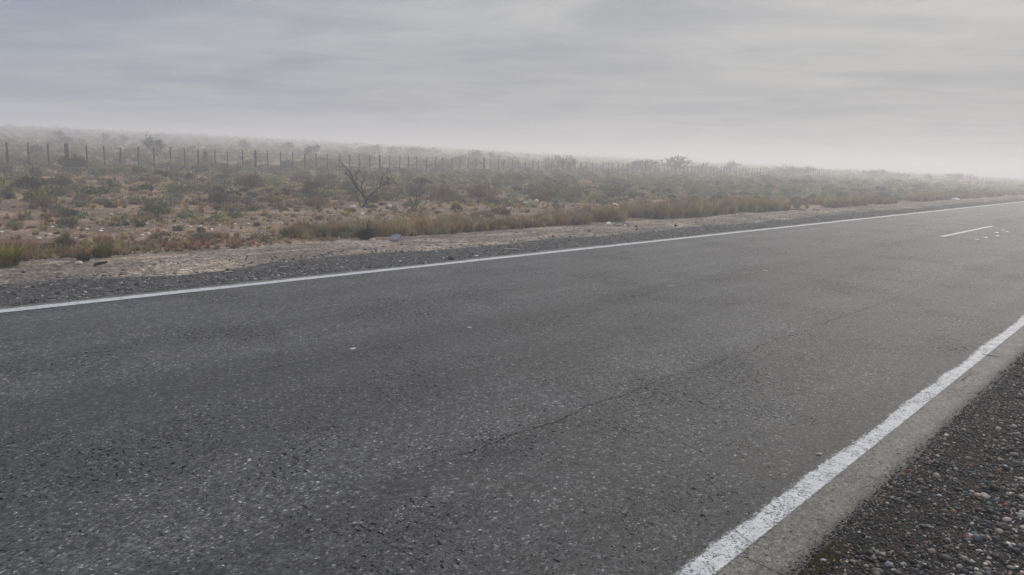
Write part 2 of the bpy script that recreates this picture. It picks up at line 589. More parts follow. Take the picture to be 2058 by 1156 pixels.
X1, Y1, Z1 = strip(vx_ * 0 + 8.19, b1, 12, verge_z)
o = obj('gravel_verge', grid_mesh('gravel_verge', X1, Y1, Z1, M_verge)); tag(o, kind='structure', label='grey gravel strip along the far road edge')
X1, Y1, Z1 = strip(b1, b3, 14, verge_z)
Z1[:, -2:] -= np.array([.03, .16])
o = obj('dirt_track', grid_mesh('dirt_track', X1, Y1, Z1, M_sand)); tag(o, kind='structure', label='pale sandy track between the gravel verge and the roadside grass')


# ------------------------------------------------------------------ stones
def ico(sub):
    import bmesh
    bm = bmesh.new(); bmesh.ops.create_icosphere(bm, subdivisions=sub, radius=1)
    V = np.array([v.co[:] for v in bm.verts]); Fc = np.array([[v.index for v in f.verts] for f in bm.faces]); bm.free()
    return V, Fc


ICO = {k: ico(k) for k in (1, 2, 3)}


def stone(r_, sub, flat=(.45, .8), rough=.22, angular=0.0):
    V, Fc = ICO[sub]
    V = V.copy()
    k = r_.normal(size=(5, 3)); k /= np.linalg.norm(k, axis=1, keepdims=True)
    d = np.ones(len(V))
    for q in k:
        d += rough * r_.uniform(-.8, 1) * np.maximum(0, V @ q) ** 2
    if angular:
        for q in r_.normal(size=(7, 3)):
            q /= np.linalg.norm(q); lim = r_.uniform(.55, .9)
            t = V @ q * d
            d = np.where(t > lim, d * lim / np.maximum(t, 1e-6) * (1 - .15) + d * .15, d)
    V = V * d[:, None]
    V[:, 0] *= r_.uniform(.95, 1.25); V[:, 1] *= r_.uniform(.7, 1.0); V[:, 2] *= r_.uniform(*flat)
    return V, [Fc], np.ones((len(V), 3))


r_s = np.random.default_rng(101)
peb_hi = [stone(r_s, 2) for _ in range(14)]
peb_lo = [stone(r_s, 1, angular=.6) for _ in range(12)]


def pick_cols(r_, n, table):
    w = np.array([t[0] for t in table]); w = w / w.sum()
    i = r_.choice(len(table), n, p=w)
    c = np.array([t[1] for t in table])[i]
    return c * r_.uniform(.7, 1.3, (n, 1))


near_cols = [(44, (.016, .016, .018)), (18, (.050, .051, .054)), (12, (.075, .063, .052)), (12, (.18, .155, .130)), (9, (.34, .27, .22)), (4, (.20, .09, .045)), (6, (.52, .48, .43))]
pl = []
r_ = np.random.default_rng(5)
n = 34000
x = 2.3 + r_.beta(1, 2.4, n) * 9.5
y = r_.uniform(-1.6, .99, n)
dens = fbm(x * 1.1, y * 1.6, 81, 3)
keep = (r_.uniform(0, 1, n) < .35 + .9 * sstep(.35, .65, dens)) & (y < .985 + .02 * vnoise(x * 9, 0, 33)) & (y > .95 - 1.9 * 0 - 2.6)
keep &= y > -.25 - .16 * (x - 2.3) * 0 - .9
x, y = x[keep], y[keep]; n = len(x)
sz = .0072 * (1 - r_.uniform(0, .985, n)) ** -.30
sz = np.clip(sz, .006, .026) * (1 + .07 * np.clip(x - 3, 0, 8)) * (.72 + .4 * sstep(.9, .3, y))
cc = pick_cols(r_, n, near_cols)
pale = sstep(.75, .2, y)[:, None]
cc = cc * (.55 + .75 * pale)
pl = np.column_stack([r_.integers(0, 14, n), x, y, near_z(x, y) + sz * .30, r_.uniform(0, 6.28, n), sz, sz, cc])
n = 60000
x = 2.3 + r_.beta(1, 2.4, n) * 8; y = np.where(r_.uniform(0, 1, n) < .05, .93 + .09 * r_.beta(1, 3, n), r_.uniform(-1.2, .985, n))
sz2 = r_.uniform(.0028, .0065, n) * (1 + .08 * np.clip(x - 3, 0, 8))
cc = pick_cols(r_, n, near_cols) * (.55 + .6 * sstep(.8, .2, y)[:, None])
pl2 = np.column_stack([r_.integers(0, 12, n), x, y, np.where(y > .965 + .02 * vnoise(x * 9, 0, 33), 0.0, near_z(x, y)) + sz2 * .35, r_.uniform(0, 6.28, n), sz2, sz2, cc])
o = obj('gravel', merged(peb_lo, pl2, 'fine_gravel', M_gravel, False)); tag(o, label='fine grit between the pebbles beside the near road edge', cat='gravel', kind='stuff')
o = obj('gravel', merged(peb_hi, pl, 'gravel', M_gravel, True)); tag(o, label='loose dark gravel and rounded pebbles beside the near road edge', cat='gravel', kind='stuff')

far_cols = [(42, (.070, .068, .067)), (25, (.12, .115, .108)), (22, (.032, .032, .033)), (12, (.24, .215, .19)), (3, (.42, .39, .35))]
n = 12000
x = 1.0 + 55 * r_.beta(1, 2.2, n); y = 8.24 + 2.6 * r_.beta(1, 1.7, n)
pat = fbm(x * .5, y * 2.2, 91, 3)
keep = (r_.uniform(0, 1, n) < np.where(y < 9.3, 1, .25 + .5 * sstep(.45, .6, pat)))
x, y = x[keep], y[keep]; n = len(x)
sz = np.clip(.011 * (1 - r_.uniform(0, .97, n)) ** -.33, .01, .032)
cc = pick_cols(r_, n, far_cols)
cc = np.where((y > 9.5)[:, None], cc * np.array([1.5, 1.35, 1.2]), cc)
pl = np.column_stack([r_.integers(0, 12, n), x, y, verge_z(x, y) + sz * .15, r_.uniform(0, 6.28, n), sz, sz, cc])
o = obj('gravel', merged(peb_lo, pl, 'verge_gravel', M_gravel, False)); tag(o, label='grey gravel stones scattered along the far road verge', cat='gravel', kind='stuff')

# small rubble in the field soil
n = 7000
x = 1 + 60 * r_.beta(1, 1.8, n); y = 11.0 + 12 * r_.beta(1, 1.8, n)
sz = np.clip(.014 * (1 - r_.uniform(0, .97, n)) ** -.35, .012, .045)
cc = pick_cols(r_, n, [(40, (.17, .13, .10)), (25, (.24, .19, .155)), (20, (.10, .08, .065)), (15, (.38, .33, .28))])
pl = np.column_stack([r_.integers(0, 12, n), x, y, terrain(x, y) + sz * .1, r_.uniform(0, 6.28, n), sz, sz, cc])
o = obj('rubble', merged(peb_lo, pl, 'rubble', M_gravel, False)); tag(o, label='small broken stones and crumbs of earth in the field soil', cat='rubble', kind='stuff')

# ---- stones, clods and litter one can count
M_clod = stone_mat('clod')


def put_stone(px, py, wpx, colr, name, label, cat, group=None, flat=(.4, .65), angular=.7, lift=.15):
    p = hit(px, py)
    rr = wpx / 2 * (p - cam_pos).dot(fwd) / F_PX
    r_ = np.random.default_rng(int(px * 7 + py * 13))
    V, P, C = stone(r_, 2 if rr < .2 else 3, flat, .3, angular)
    me = mesh_from(name, V * rr, P, M_stone, C * np.array(colr) * r_.uniform(.9, 1.1), True)
    zz = p.z
    if p.y < .95: zz = float(near_z(p.x, p.y))
    elif p.y > 8.25 and p.y < 10.9: zz = float(verge_z(p.x, p.y))
    o = obj(name, me, loc=(p.x, p.y, zz + rr * lift)); o.rotation_euler.z = r_.uniform(0, 6.28)
    tag(o, label, cat, group)
    return o


WHITE = (.62, .58, .53)
G_ST = 'white stones on the bare soil of the field'
stones_named = [
    (3, 466, 8, 'white stone at the left edge of the picture, level with the bare soil'),
    (101, 472, 9, 'rounded white stone just above the biggest white stone on the left'),
    (79, 480, 12, 'biggest white stone on the left, casting a dark patch on bare soil'),
    (203, 465, 10, 'lower of two touching white stones on the bare soil at left'),
    (204, 460, 7, 'upper of two touching white stones on the bare soil at left'),
    (179, 429, 6, 'small bright stone higher up the field, first of two above the bare soil'),
    (223, 431, 7, 'small bright stone higher up the field, second of two above the bare soil'),
    (286, 473, 10, 'cream stone on bare soil, left one of a pair below the straw tufts'),
    (299, 471, 10, 'cream stone on bare soil, right one of a pair below the straw tufts'),
    (506, 416, 7, 'lone white stone among low shrubs left of the bare forked bush'),
    (525, 479, 8, 'white stone directly behind the rusty brown roadside grass'),
    (567, 449, 8, 'white stone beside a brown tuft, at the right end of the bare soil'),
    (636, 405, 11, 'long pale stone leaning on shrubs left of the bare forked bush'),
    (728, 431, 9, 'bright white stone just below the bare forked bush, upper of two'),
    (723, 438, 9, 'bright white stone just below the bare forked bush, lower of two'),
    (803, 426, 8, 'pale stone at the foot of the thin twiggy bush'),
    (806, 440, 6, 'small white stone between the twiggy bush and the grey slab'),
    (784, 441, 8, 'tilted white stone left of the small one behind the grey slab'),
    (863, 438, 9, 'white stone right behind the golden roadside grass'),
    (947, 412, 7, 'white stone on open ground right of the thin twiggy bush, farther one'),
    (942, 430, 8, 'white stone on open ground right of the thin twiggy bush, nearer one'),
    (1055, 410, 16, 'largest pale rock in the middle of the field, in two lumps'),
    (1079, 405, 12, 'pale rock just right of the largest rock in the field'),
    (1152, 453, 12, 'white rock at the foot of the roadside grass left of the torn tyre'),
    (1053, 459, 8, 'cream stone at the edge of the sandy track below the big pale rock'),
    (1465, 434, 9, 'left of two pale stones at the foot of the far roadside grass'),
    (1481, 433, 8, 'right of two pale stones at the foot of the far roadside grass'),
    (1555, 428, 6, 'small pale stone at the far right end of the roadside grass'),
    (1229, 396, 8, 'pale stone among misty shrubs, upper of two above the torn tyre'),
    (1236, 412, 11, 'pale stone among misty shrubs, lower of two above the torn tyre'),
    (1282, 430, 20, 'flat cream rock half hidden in roadside grass above the torn tyre'),
    (1920, 403, 14, 'pinkish flat rock by the misty verge near the far right'),
    (1049, 430, 6, 'small white stone below the largest pale rock in the field'),
    (990, 424, 12, 'pinkish pale stone between low brown shrubs in mid field'),
    (859, 404, 7, 'pale stone right of the twiggy bush, upper of two'),
    (870, 420, 10, 'pale stone right of the twiggy bush, lower of two'),
    (472, 451, 8, 'white stone next to a dark tuft on the bare soil'),
    (500, 451, 9, 'white stone right of the one next to the dark tuft'),
    (784, 415, 11, 'long pale stone between the two bare bushes'),
    (710, 417, 13, 'long cream stone at the foot of the bare forked bush'),
]
for px, py, w, lb in stones_named:
    put_stone(px, py, w, WHITE, 'white_stone', lb, 'stone', G_ST)
for px, py, w in ((105, 457, 7), (135, 458, 6), (157, 459, 7), (175, 461, 9), (296, 450, 8), (351, 454, 6), (364, 448, 6), (384, 457, 7), (403, 455, 7),
                  (275, 484, 6), (402, 472, 6), (111, 489, 7), (412, 459, 7), (425, 462, 7), (441, 453, 8), (441, 476, 5), (353, 468, 5)):
    put_stone(px, py, w, WHITE, 'white_stone', 'small white stone scattered on the bare reddish soil in the left of the field', 'stone', G_ST)

G_CL = 'dark clods on the sandy track'
for px, py, w, lb in ((462, 525, 6, 'brown clod on sandy track next to a bent twig'), (547, 522, 6, 'dark clod on sandy track, first of three in a row'),
                      (569, 523, 6, 'dark clod on sandy track, second of three in a row'), (590, 522, 7, 'dark clod on sandy track with pale crumbs, last of three in a row'),
                      (733, 504, 7, 'dark clod on sandy track below the dark green spiky plant'), (756, 506, 6, 'small dark clod left of the one below the grey slab'),
                      (807, 507, 8, 'dark clod on the sandy track just below the grey slab'), (612, 532, 8, 'flat dark clod where gravel meets sand in the middle left'),
                      (212, 558, 5, 'dark clod on the palest sand at left, beside its twin'), (221, 555, 5, 'dark clod on the palest sand at left, right of its twin'),
                      (165, 561, 6, 'low dark clod on the palest sand at far left'), (242, 553, 6, 'grey clod on the palest sand at left, right of a pair'),
                      (116, 589, 12, 'black rock on the grey gravel at far left'), (31, 592, 9, 'dark rock in the grey gravel nearest the left edge'),
                      (906, 520, 15, 'black lump on grey gravel close to the far white line'), (1112, 477, 8, 'brown clod on sandy track left of two stacked black lumps'),
                      (1146, 477, 6, 'upper of two black lumps where sand meets gravel'), (1145, 484, 8, 'lower of two black lumps where sand meets gravel'),
                      (1184, 466, 8, 'dark clod on sand left of the torn tyre'), (1357, 455, 8, 'dark clod on the gravel right of the torn tyre'),
                      (1279, 457, 6, 'upper of two black clods below the torn tyre'), (1280, 462, 6, 'lower of two black clods below the torn tyre'),
                      (1263, 485, 6, 'small black lump touching the far white line')):
    put_stone(px, py, w, (.030, .027, .025), 'dark_clod', lb, 'clod', G_CL, (.6, .9), .6, .25)
put_stone(159, 535, 22, (.42, .36, .29), 'crumbled_clod', 'crumbled cream clod at the foot of the roadside grass on the left', 'clod')
put_stone(118, 537, 12, (.36, .31, .26), 'crumbled_clod', 'small cream clod between the yellow bush and the larger crumbled clod', 'clod')
put_stone(250, 524, 8, (.45, .40, .34), 'crumbled_clod', 'cream clod at the grass edge right of the black stick', 'clod')
put_stone(748, 485, 18, (.40, .34, .27), 'crumbled_clod', 'cream lump of earth between the spiky dark plant and the grey slab', 'clod')
put_stone(958, 513, 9, (.60, .56, .53), 'white_stone', 'white stone lying alone on the grey gravel verge', 'stone')
put_stone(891, 517, 6, (.50, .46, .43), 'white_stone', 'small pale stone by the black lump on the gravel verge', 'stone')
put_stone(1645, 914, 10, (.42, .36, .28), 'pebble', 'tan pebble lying on the asphalt inside the near white line', 'pebble', None, (.5, .7), .2, .3)
for px, py, w, c_, lb in ((1979, 1007, 19, (.34, .28, .24), 'pale tan pebble in front of rust stained gravel near the right border'),
                          (2015, 1069, 22, (.15, .12, .105), 'flat brown pebble, largest one near the right border'),
                          (2050, 1046, 16, (.36, .33, .31), 'pale pebble with a dark hollow under it at the right border'),
                          (1986, 1033, 20, (.035, .034, .036), 'black pebble between the tan and the flat brown pebble'),
                          (1863, 1071, 13, (.17, .17, .175), 'rounded grey pebble in the middle of the dark gravel'),
                          (1841, 1075, 12, (.13, .125, .125), 'slanting grey pebble just left of the rounded grey one'),
                          (1772, 1131, 14, (.30, .25, .205), 'tan pebble nearest the mossy corner of the gravel'),
                          (1783, 1152, 18, (.20, .20, .205), 'grey pebble cut by the bottom border of the picture'),
                          (1886, 1008, 10, (.45, .43, .41), 'small white pebble high in the gravel'),
                          (1951, 1064, 10, (.45, .42, .38), 'small white oval pebble left of the flat brown pebble'),
                          (1881, 943, 16, (.022, .022, .026), 'black lump of asphalt near the top of the gravel'),
                          (1824, 1090, 12, (.20, .14, .12), 'brownish pink pebble low in the gravel')):
    put_stone(px, py, w, c_, 'pebble', lb, 'pebble', 'larger pebbles in the dark gravel', (.5, .75), .1, .3)


# ------------------------------------------------------------------ plants
def tube(mb, pts, rad, c, sides=5):
    pts = np.asarray(pts, float); n = len(pts)
    rad = np.broadcast_to(np.asarray(rad, float), (n,))
    t = np.gradient(pts, axis=0); t /= np.linalg.norm(t, axis=1, keepdims=True) + 1e-9
    a = np.cross(t, (0.31, 0.87, .2)); a /= np.linalg.norm(a, axis=1, keepdims=True) + 1e-9
    b = np.cross(t, a)
    th = np.arange(sides) / sides * 2 * np.pi
    V = pts[:, None] + rad[:, None, None] * (np.cos(th)[None, :, None] * a[:, None] + np.sin(th)[None, :, None] * b[:, None])
    i = np.arange(n * sides).reshape(n, sides)
    j = np.roll(i, -1, 1)
    q = np.stack([i[:-1], j[:-1], j[1:], i[1:]], -1).reshape(-1, 4)
    mb.add(V.reshape(-1, 3), [q], c)


def leaves(mb, p, d, l, w, c, r_, nrm=None):
    """diamond shaped leaf or twig clump at p along d"""
    n = len(p)
    s = np.cross(d, r_.normal(size=(n, 3)) * (1 if nrm is None else .45) + (0 if nrm is None else nrm)); s /= np.linalg.norm(s, axis=1, keepdims=True) + 1e-9
    l = np.broadcast_to(l, (n,))[:, None]; w = np.broadcast_to(w, (n,))[:, None]
    V = np.stack([p, p + d * l * .55 + s * w, p + d * l, p + d * l * .5 - s * w], 1).reshape(-1, 3)
    F_ = np.arange(4 * n).reshape(n, 4)
    mb.add(V, [F_], np.repeat(c, 4, 0))


def var_col(r_, base, n, amt=.35):
    c = np.array(base)[None] * np.array((1.80, 1.68, 1.48)) * r_.uniform(1 - amt, 1 + amt, (n, 1)) * r_.uniform(.9, 1.1, (n, 3))
    return np.clip(c, 0, .42)


def cushion(seed, r, h, n, ll, lw, base, tip, lobes=7, open_=.5):
    """low twiggy desert shrub: lobes of short twigs and tiny leaves over a few woody stems"""
    r_ = np.random.default_rng(seed); mb = MB()
    cen = []
    for k in range(lobes):
        a = r_.uniform(0, 6.28); q = r * .62 * math.sqrt(r_.uniform(0, 1))
        cen.append((q * math.cos(a), q * math.sin(a), h * r_.uniform(.28, .62) * (1 - .5 * (q / r)), r * r_.uniform(.3, .5)))
    for cx, cy, cz, rr in cen:
        k = n // lobes
        d = r_.normal(size=(k, 3)); d[:, 2] = np.abs(d[:, 2]) * .9 - .25
        d /= np.linalg.norm(d, axis=1, keepdims=True)
        q = rr * r_.uniform(open_, 1.0, (k, 1))
        p = np.array((cx, cy, cz)) + d * q * np.array((1, 1, min(1, h / r * 1.1)))
        p[:, 2] = np.maximum(p[:, 2], .01)
        up = d + np.array((0, 0, .55)) + r_.normal(size=(k, 3)) * .35
        lay = r_.uniform(0, 1, (k, 1)) < .6      # leafy twigs lying over the lobe
        tg = np.cross(d, r_.normal(size=(k, 3)))
        up = np.where(lay, tg + .35 * d + np.array((0, 0, .15)), up)
        up /= np.linalg.norm(up, axis=1, keepdims=True)
        t = r_.uniform(0, 1, (k, 1)) ** 1.5
        c = var_col(r_, base, k) * (1 - t) + var_col(r_, tip, k) * t
        leaves(mb, p, up, ll * r_.uniform(.6, 1.5, k), lw * r_.uniform(.6, 1.3, k) * np.where(lay[:, 0], 1.7, 1), c, r_, d)
    for k in range(9):
        a = r_.uniform(0, 6.28); q = r * r_.uniform(.3, .9); z = h * r_.uniform(.5, 1.0)
        tube(mb, [(0, 0, -.03), (q * .4 * math.cos(a), q * .4 * math.sin(a), z * .5), (q * math.cos(a), q * math.sin(a), z)],
             [.012 * r / .4, .008 * r / .4, .003], np.array((.06, .048, .04)), 3)
    return mb.arrays()


def tuft(seed, r, h, n, w, base, tip, lean=.6):
    """bunch grass: curved blades from one crown"""
    r_ = np.random.default_rng(seed); mb = MB()
    a = r_.uniform(0, 6.28, n); q = r * .45 * np.sqrt(r_.uniform(0, 1, n))
    p0 = np.stack([q * np.cos(a), q * np.sin(a), np.full(n, -.02)], 1)
    da = a + r_.normal(0, .7, n); sp = r_.uniform(.1, 1, n) * lean
    hh = h * r_.uniform(.45, 1.0, n) * np.where(r_.uniform(0, 1, n) < .14, 1.45, 1)
    dirx = np.stack([np.cos(da), np.sin(da), np.zeros(n)], 1)
    p1 = p0 + dirx * (sp * hh * .35)[:, None] + np.array((0, 0, 1)) * (hh * .55)[:, None]
    p2 = p1 + dirx * (sp * hh * .55)[:, None] + np.array((0, 0, 1)) * (hh * .45 * (1 - sp * .45))[:, None]
    s = np.stack([-np.sin(da), np.cos(da), np.zeros(n)], 1) * (w * r_.uniform(.6, 1.4, n))[:, None]
    V = np.stack([p0 - s, p0 + s, p1 + s * .8, p1 - s * .8, p2], 1).reshape(-1, 3)
    i = np.arange(n)[:, None] * 5
    Q = i + np.array([[0, 1, 2, 3]]); T = i + np.array([[3, 2, 4]])
    t = r_.uniform(0, 1, (n, 1))
    c = var_col(r_, base, n, .3) * (1 - t) + var_col(r_, tip, n, .3) * t
    C = np.repeat(c, 5, 0)
    mb.add(V, [Q, T], C)
    return mb.arrays()


PAL = {  # base, tip
    'grey-green': ((.058, .059, .038), (.175, .170, .112)),
    'grey': ((.074, .064, .050), (.205, .180, .142)),
    'olive': ((.054, .054, .026), (.160, .148, .078)),
    'brown': ((.060, .044, .030), (.165, .124, .084)),
    'straw': ((.100, .080, .050), (.245, .200, .132)),
    'dark green': ((.020, .023, .013), (.060, .062, .036)),
}
names = list(PAL)
VAR = []      # detailed shrubs
VCOL = []; VFORM = []
for k, (nm, form) in enumerate([('grey-green', 'rounded'), ('grey-green', 'spreading'), ('grey', 'rounded'), ('grey', 'open twiggy'), ('olive', 'rounded'), ('olive', 'spreading'),
                                ('brown', 'open twiggy'), ('brown', 'rounded'), ('straw', 'spreading'), ('dark green', 'rounded'), ('grey', 'spreading'), ('grey-green', 'open twiggy')]):
    b_, t_ = PAL[nm]
    if form == 'rounded':
        VAR.append(cushion(200 + k, 1, .75, 1000, .16, .026, b_, t_, 8, .55))
    elif form == 'spreading':
        VAR.append(cushion(200 + k, 1, .52, 1000, .15, .028, b_, t_, 12, .5))
    else:
        VAR.append(cushion(200 + k, 1, .85, 800, .28, .013, b_, t_, 9, .3))
    VCOL.append(nm); VFORM.append(form)
VLO = []
for k, nm in enumerate(VCOL):
    b_, t_ = PAL[nm]
    VLO.append(cushion(300 + k, 1, .7 if VFORM[k] == 'rounded' else .55, 280, .24, .058, b_, t_, 7, .45))
VFAR = []
for k, nm in enumerate(VCOL):
    b_, t_ = PAL[nm]
    VFAR.append(cushion(400 + k, 1, .65, 70, .42, .10, b_, t_, 5, .4))
shrub_mesh = [mesh_from('cushion_shrub', v[0], v[1], M_leaf, v[2]) for v in VAR]
wts = np.array([15, 12, 13, 8, 11, 9, 6, 5, 4, 5, 9, 9], float); wts /= wts.sum()

TUFT = []
tuft_tab = [('straw', (.125, .088, .054), (.29, .213, .136)), ('golden', (.15, .10, .045), (.33, .225, .105)), ('grey straw', (.11, .087, .066), (.26, .208, .16)),
            ('rusty brown', (.10, .057, .034), (.20, .118, .07)), ('brown', (.072, .052, .036), (.17, .122, .083)), ('olive straw', (.075, .066, .032), (.19, .155, .08))]
for k, (nm, b_, t_) in enumerate(tuft_tab):
    TUFT.append(tuft(500 + k, 1, 2.1, 170, .026, np.array(b_) * (.92, .88, .87), np.array(t_) * (1.10, 1.03, .98), .8))
tuft_mesh = [mesh_from('grass_tuft', v[0], v[1], M_leaf, v[2]) for v in TUFT]
TUFTLO = [tuft(520 + k, 1, 2.0, 80, .045, np.array(b_) * (.92, .88, .87), np.array(t_) * (1.10, 1.03, .98), .8) for k, (nm, b_, t_) in enumerate(tuft_tab)]

# ---- scatter
r_ = np.random.default_rng(77)


def wedge(n, y0, y1, pw=1.0, xmax=230):
    y = y0 + (y1 - y0) * r_.uniform(0, 1, n) ** pw
    a = r_.uniform(R(2.5), R(86), n)
    return y, a


def scatter_rect(dens, y0, y1, cell_fn):
    """uniform by area inside the view's wedge"""
    xm = 290
    n = int(dens * (y1 - y0) * xm)
    x = r_.uniform(-2, xm, n); y = r_.uniform(y0, y1, n)
    az = np.degrees(np.arctan2(y, x)); rg = np.hypot(x, y)
    k = (az < 86) & (az > 3) & (rg < 330) & cell_fn(x, y)
    return x[k], y[k]


def cov(x, y):
    """how densely shrubs cover the ground"""
    n_ = fbm(x / 3.2, y / 3.2, 111, 3)
    edge_ = 17.5 + 2.5 * (vnoise(x / 5, 0 * x, 113) - .5) - 2.5 * sstep(10, 22, x)
    base = sstep(edge_ - 2.5, edge_ + 5, y)
    base = np.maximum(base, .9 * sstep(16, 30, x) * sstep(12, 13.2, y))
    pr = .26 + .74 * base
    return pr * (0.35 + .9 * sstep(.35, .6, n_))


X_, Y_ = scatter_rect(2.7, 11.9, 46, lambda x, y: r_.uniform(0, 1, len(x)) < cov(x, y))
S_ = np.clip(np.exp(r_.normal(math.log(.25), .38, len(X_))), .11, .62) * (1 - .48 * (1 - sstep(14, 21, Y_)))
X2, Y2 = scatter_rect(.42, 46, 290, lambda x, y: r_.uniform(0, 1, len(x)) < .4 + .6 * sstep(.35, .6, fbm(x / 6, y / 6, 121, 2)))
S2 = np.clip(np.exp(r_.normal(math.log(.42), .38, len(X2))), .18, 1.0)
sx_, sy_, ss_ = np.concatenate([X_, X2]), np.concatenate([Y_, Y2]), np.concatenate([S_, S2])
kind_ = r_.choice(12, len(sx_), p=wts)

# patches of one colour
pn = fbm(sx_ / 7, sy_ / 7, 131, 2)
kind_ = np.where((pn > .58) & (r_.uniform(0, 1, len(sx_)) < .6), r_.choice([0, 1, 10, 2, 11], len(sx_)), kind_)
kind_ = np.where((pn < .40) & (r_.uniform(0, 1, len(sx_)) < .6), r_.choice([4, 5, 9, 8], len(sx_)), kind_)
kind_ = np.where((sy_ < 15.5) & (r_.uniform(0, 1, len(sx_)) < .6), r_.choice([6, 7, 8, 3], len(sx_)), kind_)
sz_ = terrain(sx_, sy_)
rot_ = r_.uniform(0, 6.28, len(sx_)); hs_ = ss_ * r_.uniform(.95, 1.5, len(sx_))
tn_ = np.clip(np.exp(r_.normal(.04, .40, len(sx_))), .45, 1.7) * (1 + .85 * sstep(50, 150, sx_))  # distant shrubs tinted lighter, haze painted into their colour to soften contrast

# keep clear round named things
clear = [hit(*q) for q in ((730, 418), (836, 424), (740, 483), (793, 483), (1240, 451), (15, 538), (205, 525))]
ok = np.ones(len(sx_), bool)
for c_ in clear:
    ok &= np.hypot(sx_ - c_.x, sy_ - c_.y) > .6
for c_, hw in ((clear[0], .048), (clear[1], .038)):
    da_ = np.abs(np.arctan2(sy_, sx_) - math.atan2(c_.y, c_.x)); dc = math.hypot(c_.x, c_.y); ds = np.hypot(sx_, sy_)
    ok &= ~((da_ < hw) & (ds < dc + 1.2) & (ds > dc - 3.5) & (ss_ > .17))
sx_, sy_, ss_, kind_, sz_, rot_, hs_, tn_ = [a[ok] for a in (sx_, sy_, ss_, kind_, sz_, rot_, hs_, tn_)]

# ---- isolated tufts and shrubs read from the photograph: (px, base py, width px, kind of tuft or shrub)
iso = [(44, 443, 38, 't0'), (96, 441, 34, 's6'), (208, 450, 24, 't5'), (273, 449, 26, 't0'), (320, 450, 34, 't4'), (249, 453, 24, 's9'), (31, 463, 28, 't3'), (63, 459, 20, 's7'),
       (402, 436, 20, 's0'), (431, 430, 12, 's9'), (471, 438, 36, 's0'), (510, 441, 15, 's4'), (535, 435, 20, 's0'), (541, 445, 13, 's9'), (571, 423, 22, 's7'), (598, 419, 18, 's4'),
       (639, 422, 28, 't4'), (644, 442, 24, 's6'), (663, 430, 12, 's7'), (696, 426, 20, 's6'), (747, 418, 30, 's1'), (765, 413, 18, 's9'), (764, 435, 16, 's7'), (466, 453, 9, 's9'),
       (425, 452, 16, 's2'), (165, 478, 18, 's6'), (215, 480, 24, 's7'), (115, 470, 16, 's6'), (523, 470, 14, 's2'), (382, 470, 20, 's6'), (919, 428, 18, 's9'), (970, 432, 30, 's10'),
       (1003, 430, 40, 's7'), (1046, 410, 34, 's10'), (1120, 420, 30, 's3'), (880, 428, 14, 's9'), (848, 436, 16, 's6'), (1330, 397, 42, 's10'), (1420, 395, 34, 's2'), (905, 405, 40, 't2')]
ix, iy, isz, ik = [], [], [], []
iso_t = []
for px, py, w, k in iso:
    p = hit(px, py)
    s = w / 2 * (p - cam_pos).dot(fwd) / F_PX
    if k[0] == 's':
        ix.append(p.x); iy.append(p.y); isz.append(s * 1.05); ik.append(int(k[1:]))
    else:
        iso_t.append((p.x, p.y, s * .55, int(k[1:])))
ix, iy, isz, ik = map(np.array, (ix, iy, isz, ik))
n_iso = len(ix)
sx_ = np.concatenate([ix, sx_]); sy_ = np.concatenate([iy, sy_]); ss_ = np.concatenate([isz, ss_]); kind_ = np.concatenate([ik, kind_])
sz_ = terrain(sx_, sy_); rot_ = np.concatenate([r_.uniform(0, 6.28, n_iso), rot_]); hs_ = np.concatenate([isz * 1.0, hs_]); tn_ = np.concatenate([np.full(n_iso, .85), tn_])

# rank by size in the picture
rel = np.stack([sx_, sy_, sz_ - CAM_H], 1)
dz = rel @ np.array(fwd); uu = W_PX / 2 + F_PX * (rel @ np.array(cam_r)) / np.maximum(dz, .1); vv = H_PX / 2 - F_PX * (rel @ np.array(cam_u)) / np.maximum(dz, .1)
inside = (dz > 1) & (uu > -15) & (uu < 2070)
size_px = np.where(inside, ss_ * F_PX / np.maximum(dz, .1), 0)
order = np.argsort(-size_px)
single = np.zeros(len(sx_), bool); single[order[:300]] = True
single[:n_iso] = True
extra = order[::-1]
over = single.sum() - 300
for i in extra:
    if over <= 0: break
    if single[i] and i >= n_iso:
        single[i] = False; over -= 1

# landmarks for labels
POST_X0, POST_DX, FENCE_Y = 9.9, .805, 40.0
thick_idx = [3, 15, 26, 38, 50, 62, 74, 86, 98, 110]
marks = []
for q, i in enumerate(thick_idx[:6]):
    marks.append((POST_X0 + POST_DX * i, FENCE_Y, ['the thickest fence post', 'the second thick fence post', 'the third thick fence post', 'the fourth thick fence post',
                                                 'the fifth thick fence post', 'the sixth thick fence post'][q]))
sizes = ['small', 'medium', 'large']


def place_words(x, y):
    pr = project((x, y, float(terrain(x, y))))
    u = pr[0] if pr else 0
    best = None
    for mx, my, nm in marks:
        pm = project((mx, my, .3))
        if best is None or abs(pm[0] - u) < abs(best[0]):
            best = (u - pm[0], nm)
    side = 'straight below' if abs(best[0]) < 25 else ('left of' if best[0] < 0 else 'right of')
    band = 'by the roadside' if y < 13.5 else 'on the bare soil' if y < 18.5 else 'in the near scrub' if y < 24 else 'in the middle scrub' if y < 32 else 'by the fence' if y < 42 else 'beyond the fence'
    if side == 'straight below' and y > 40: side = 'behind'
    return f'{band}, {side} {best[1]}'


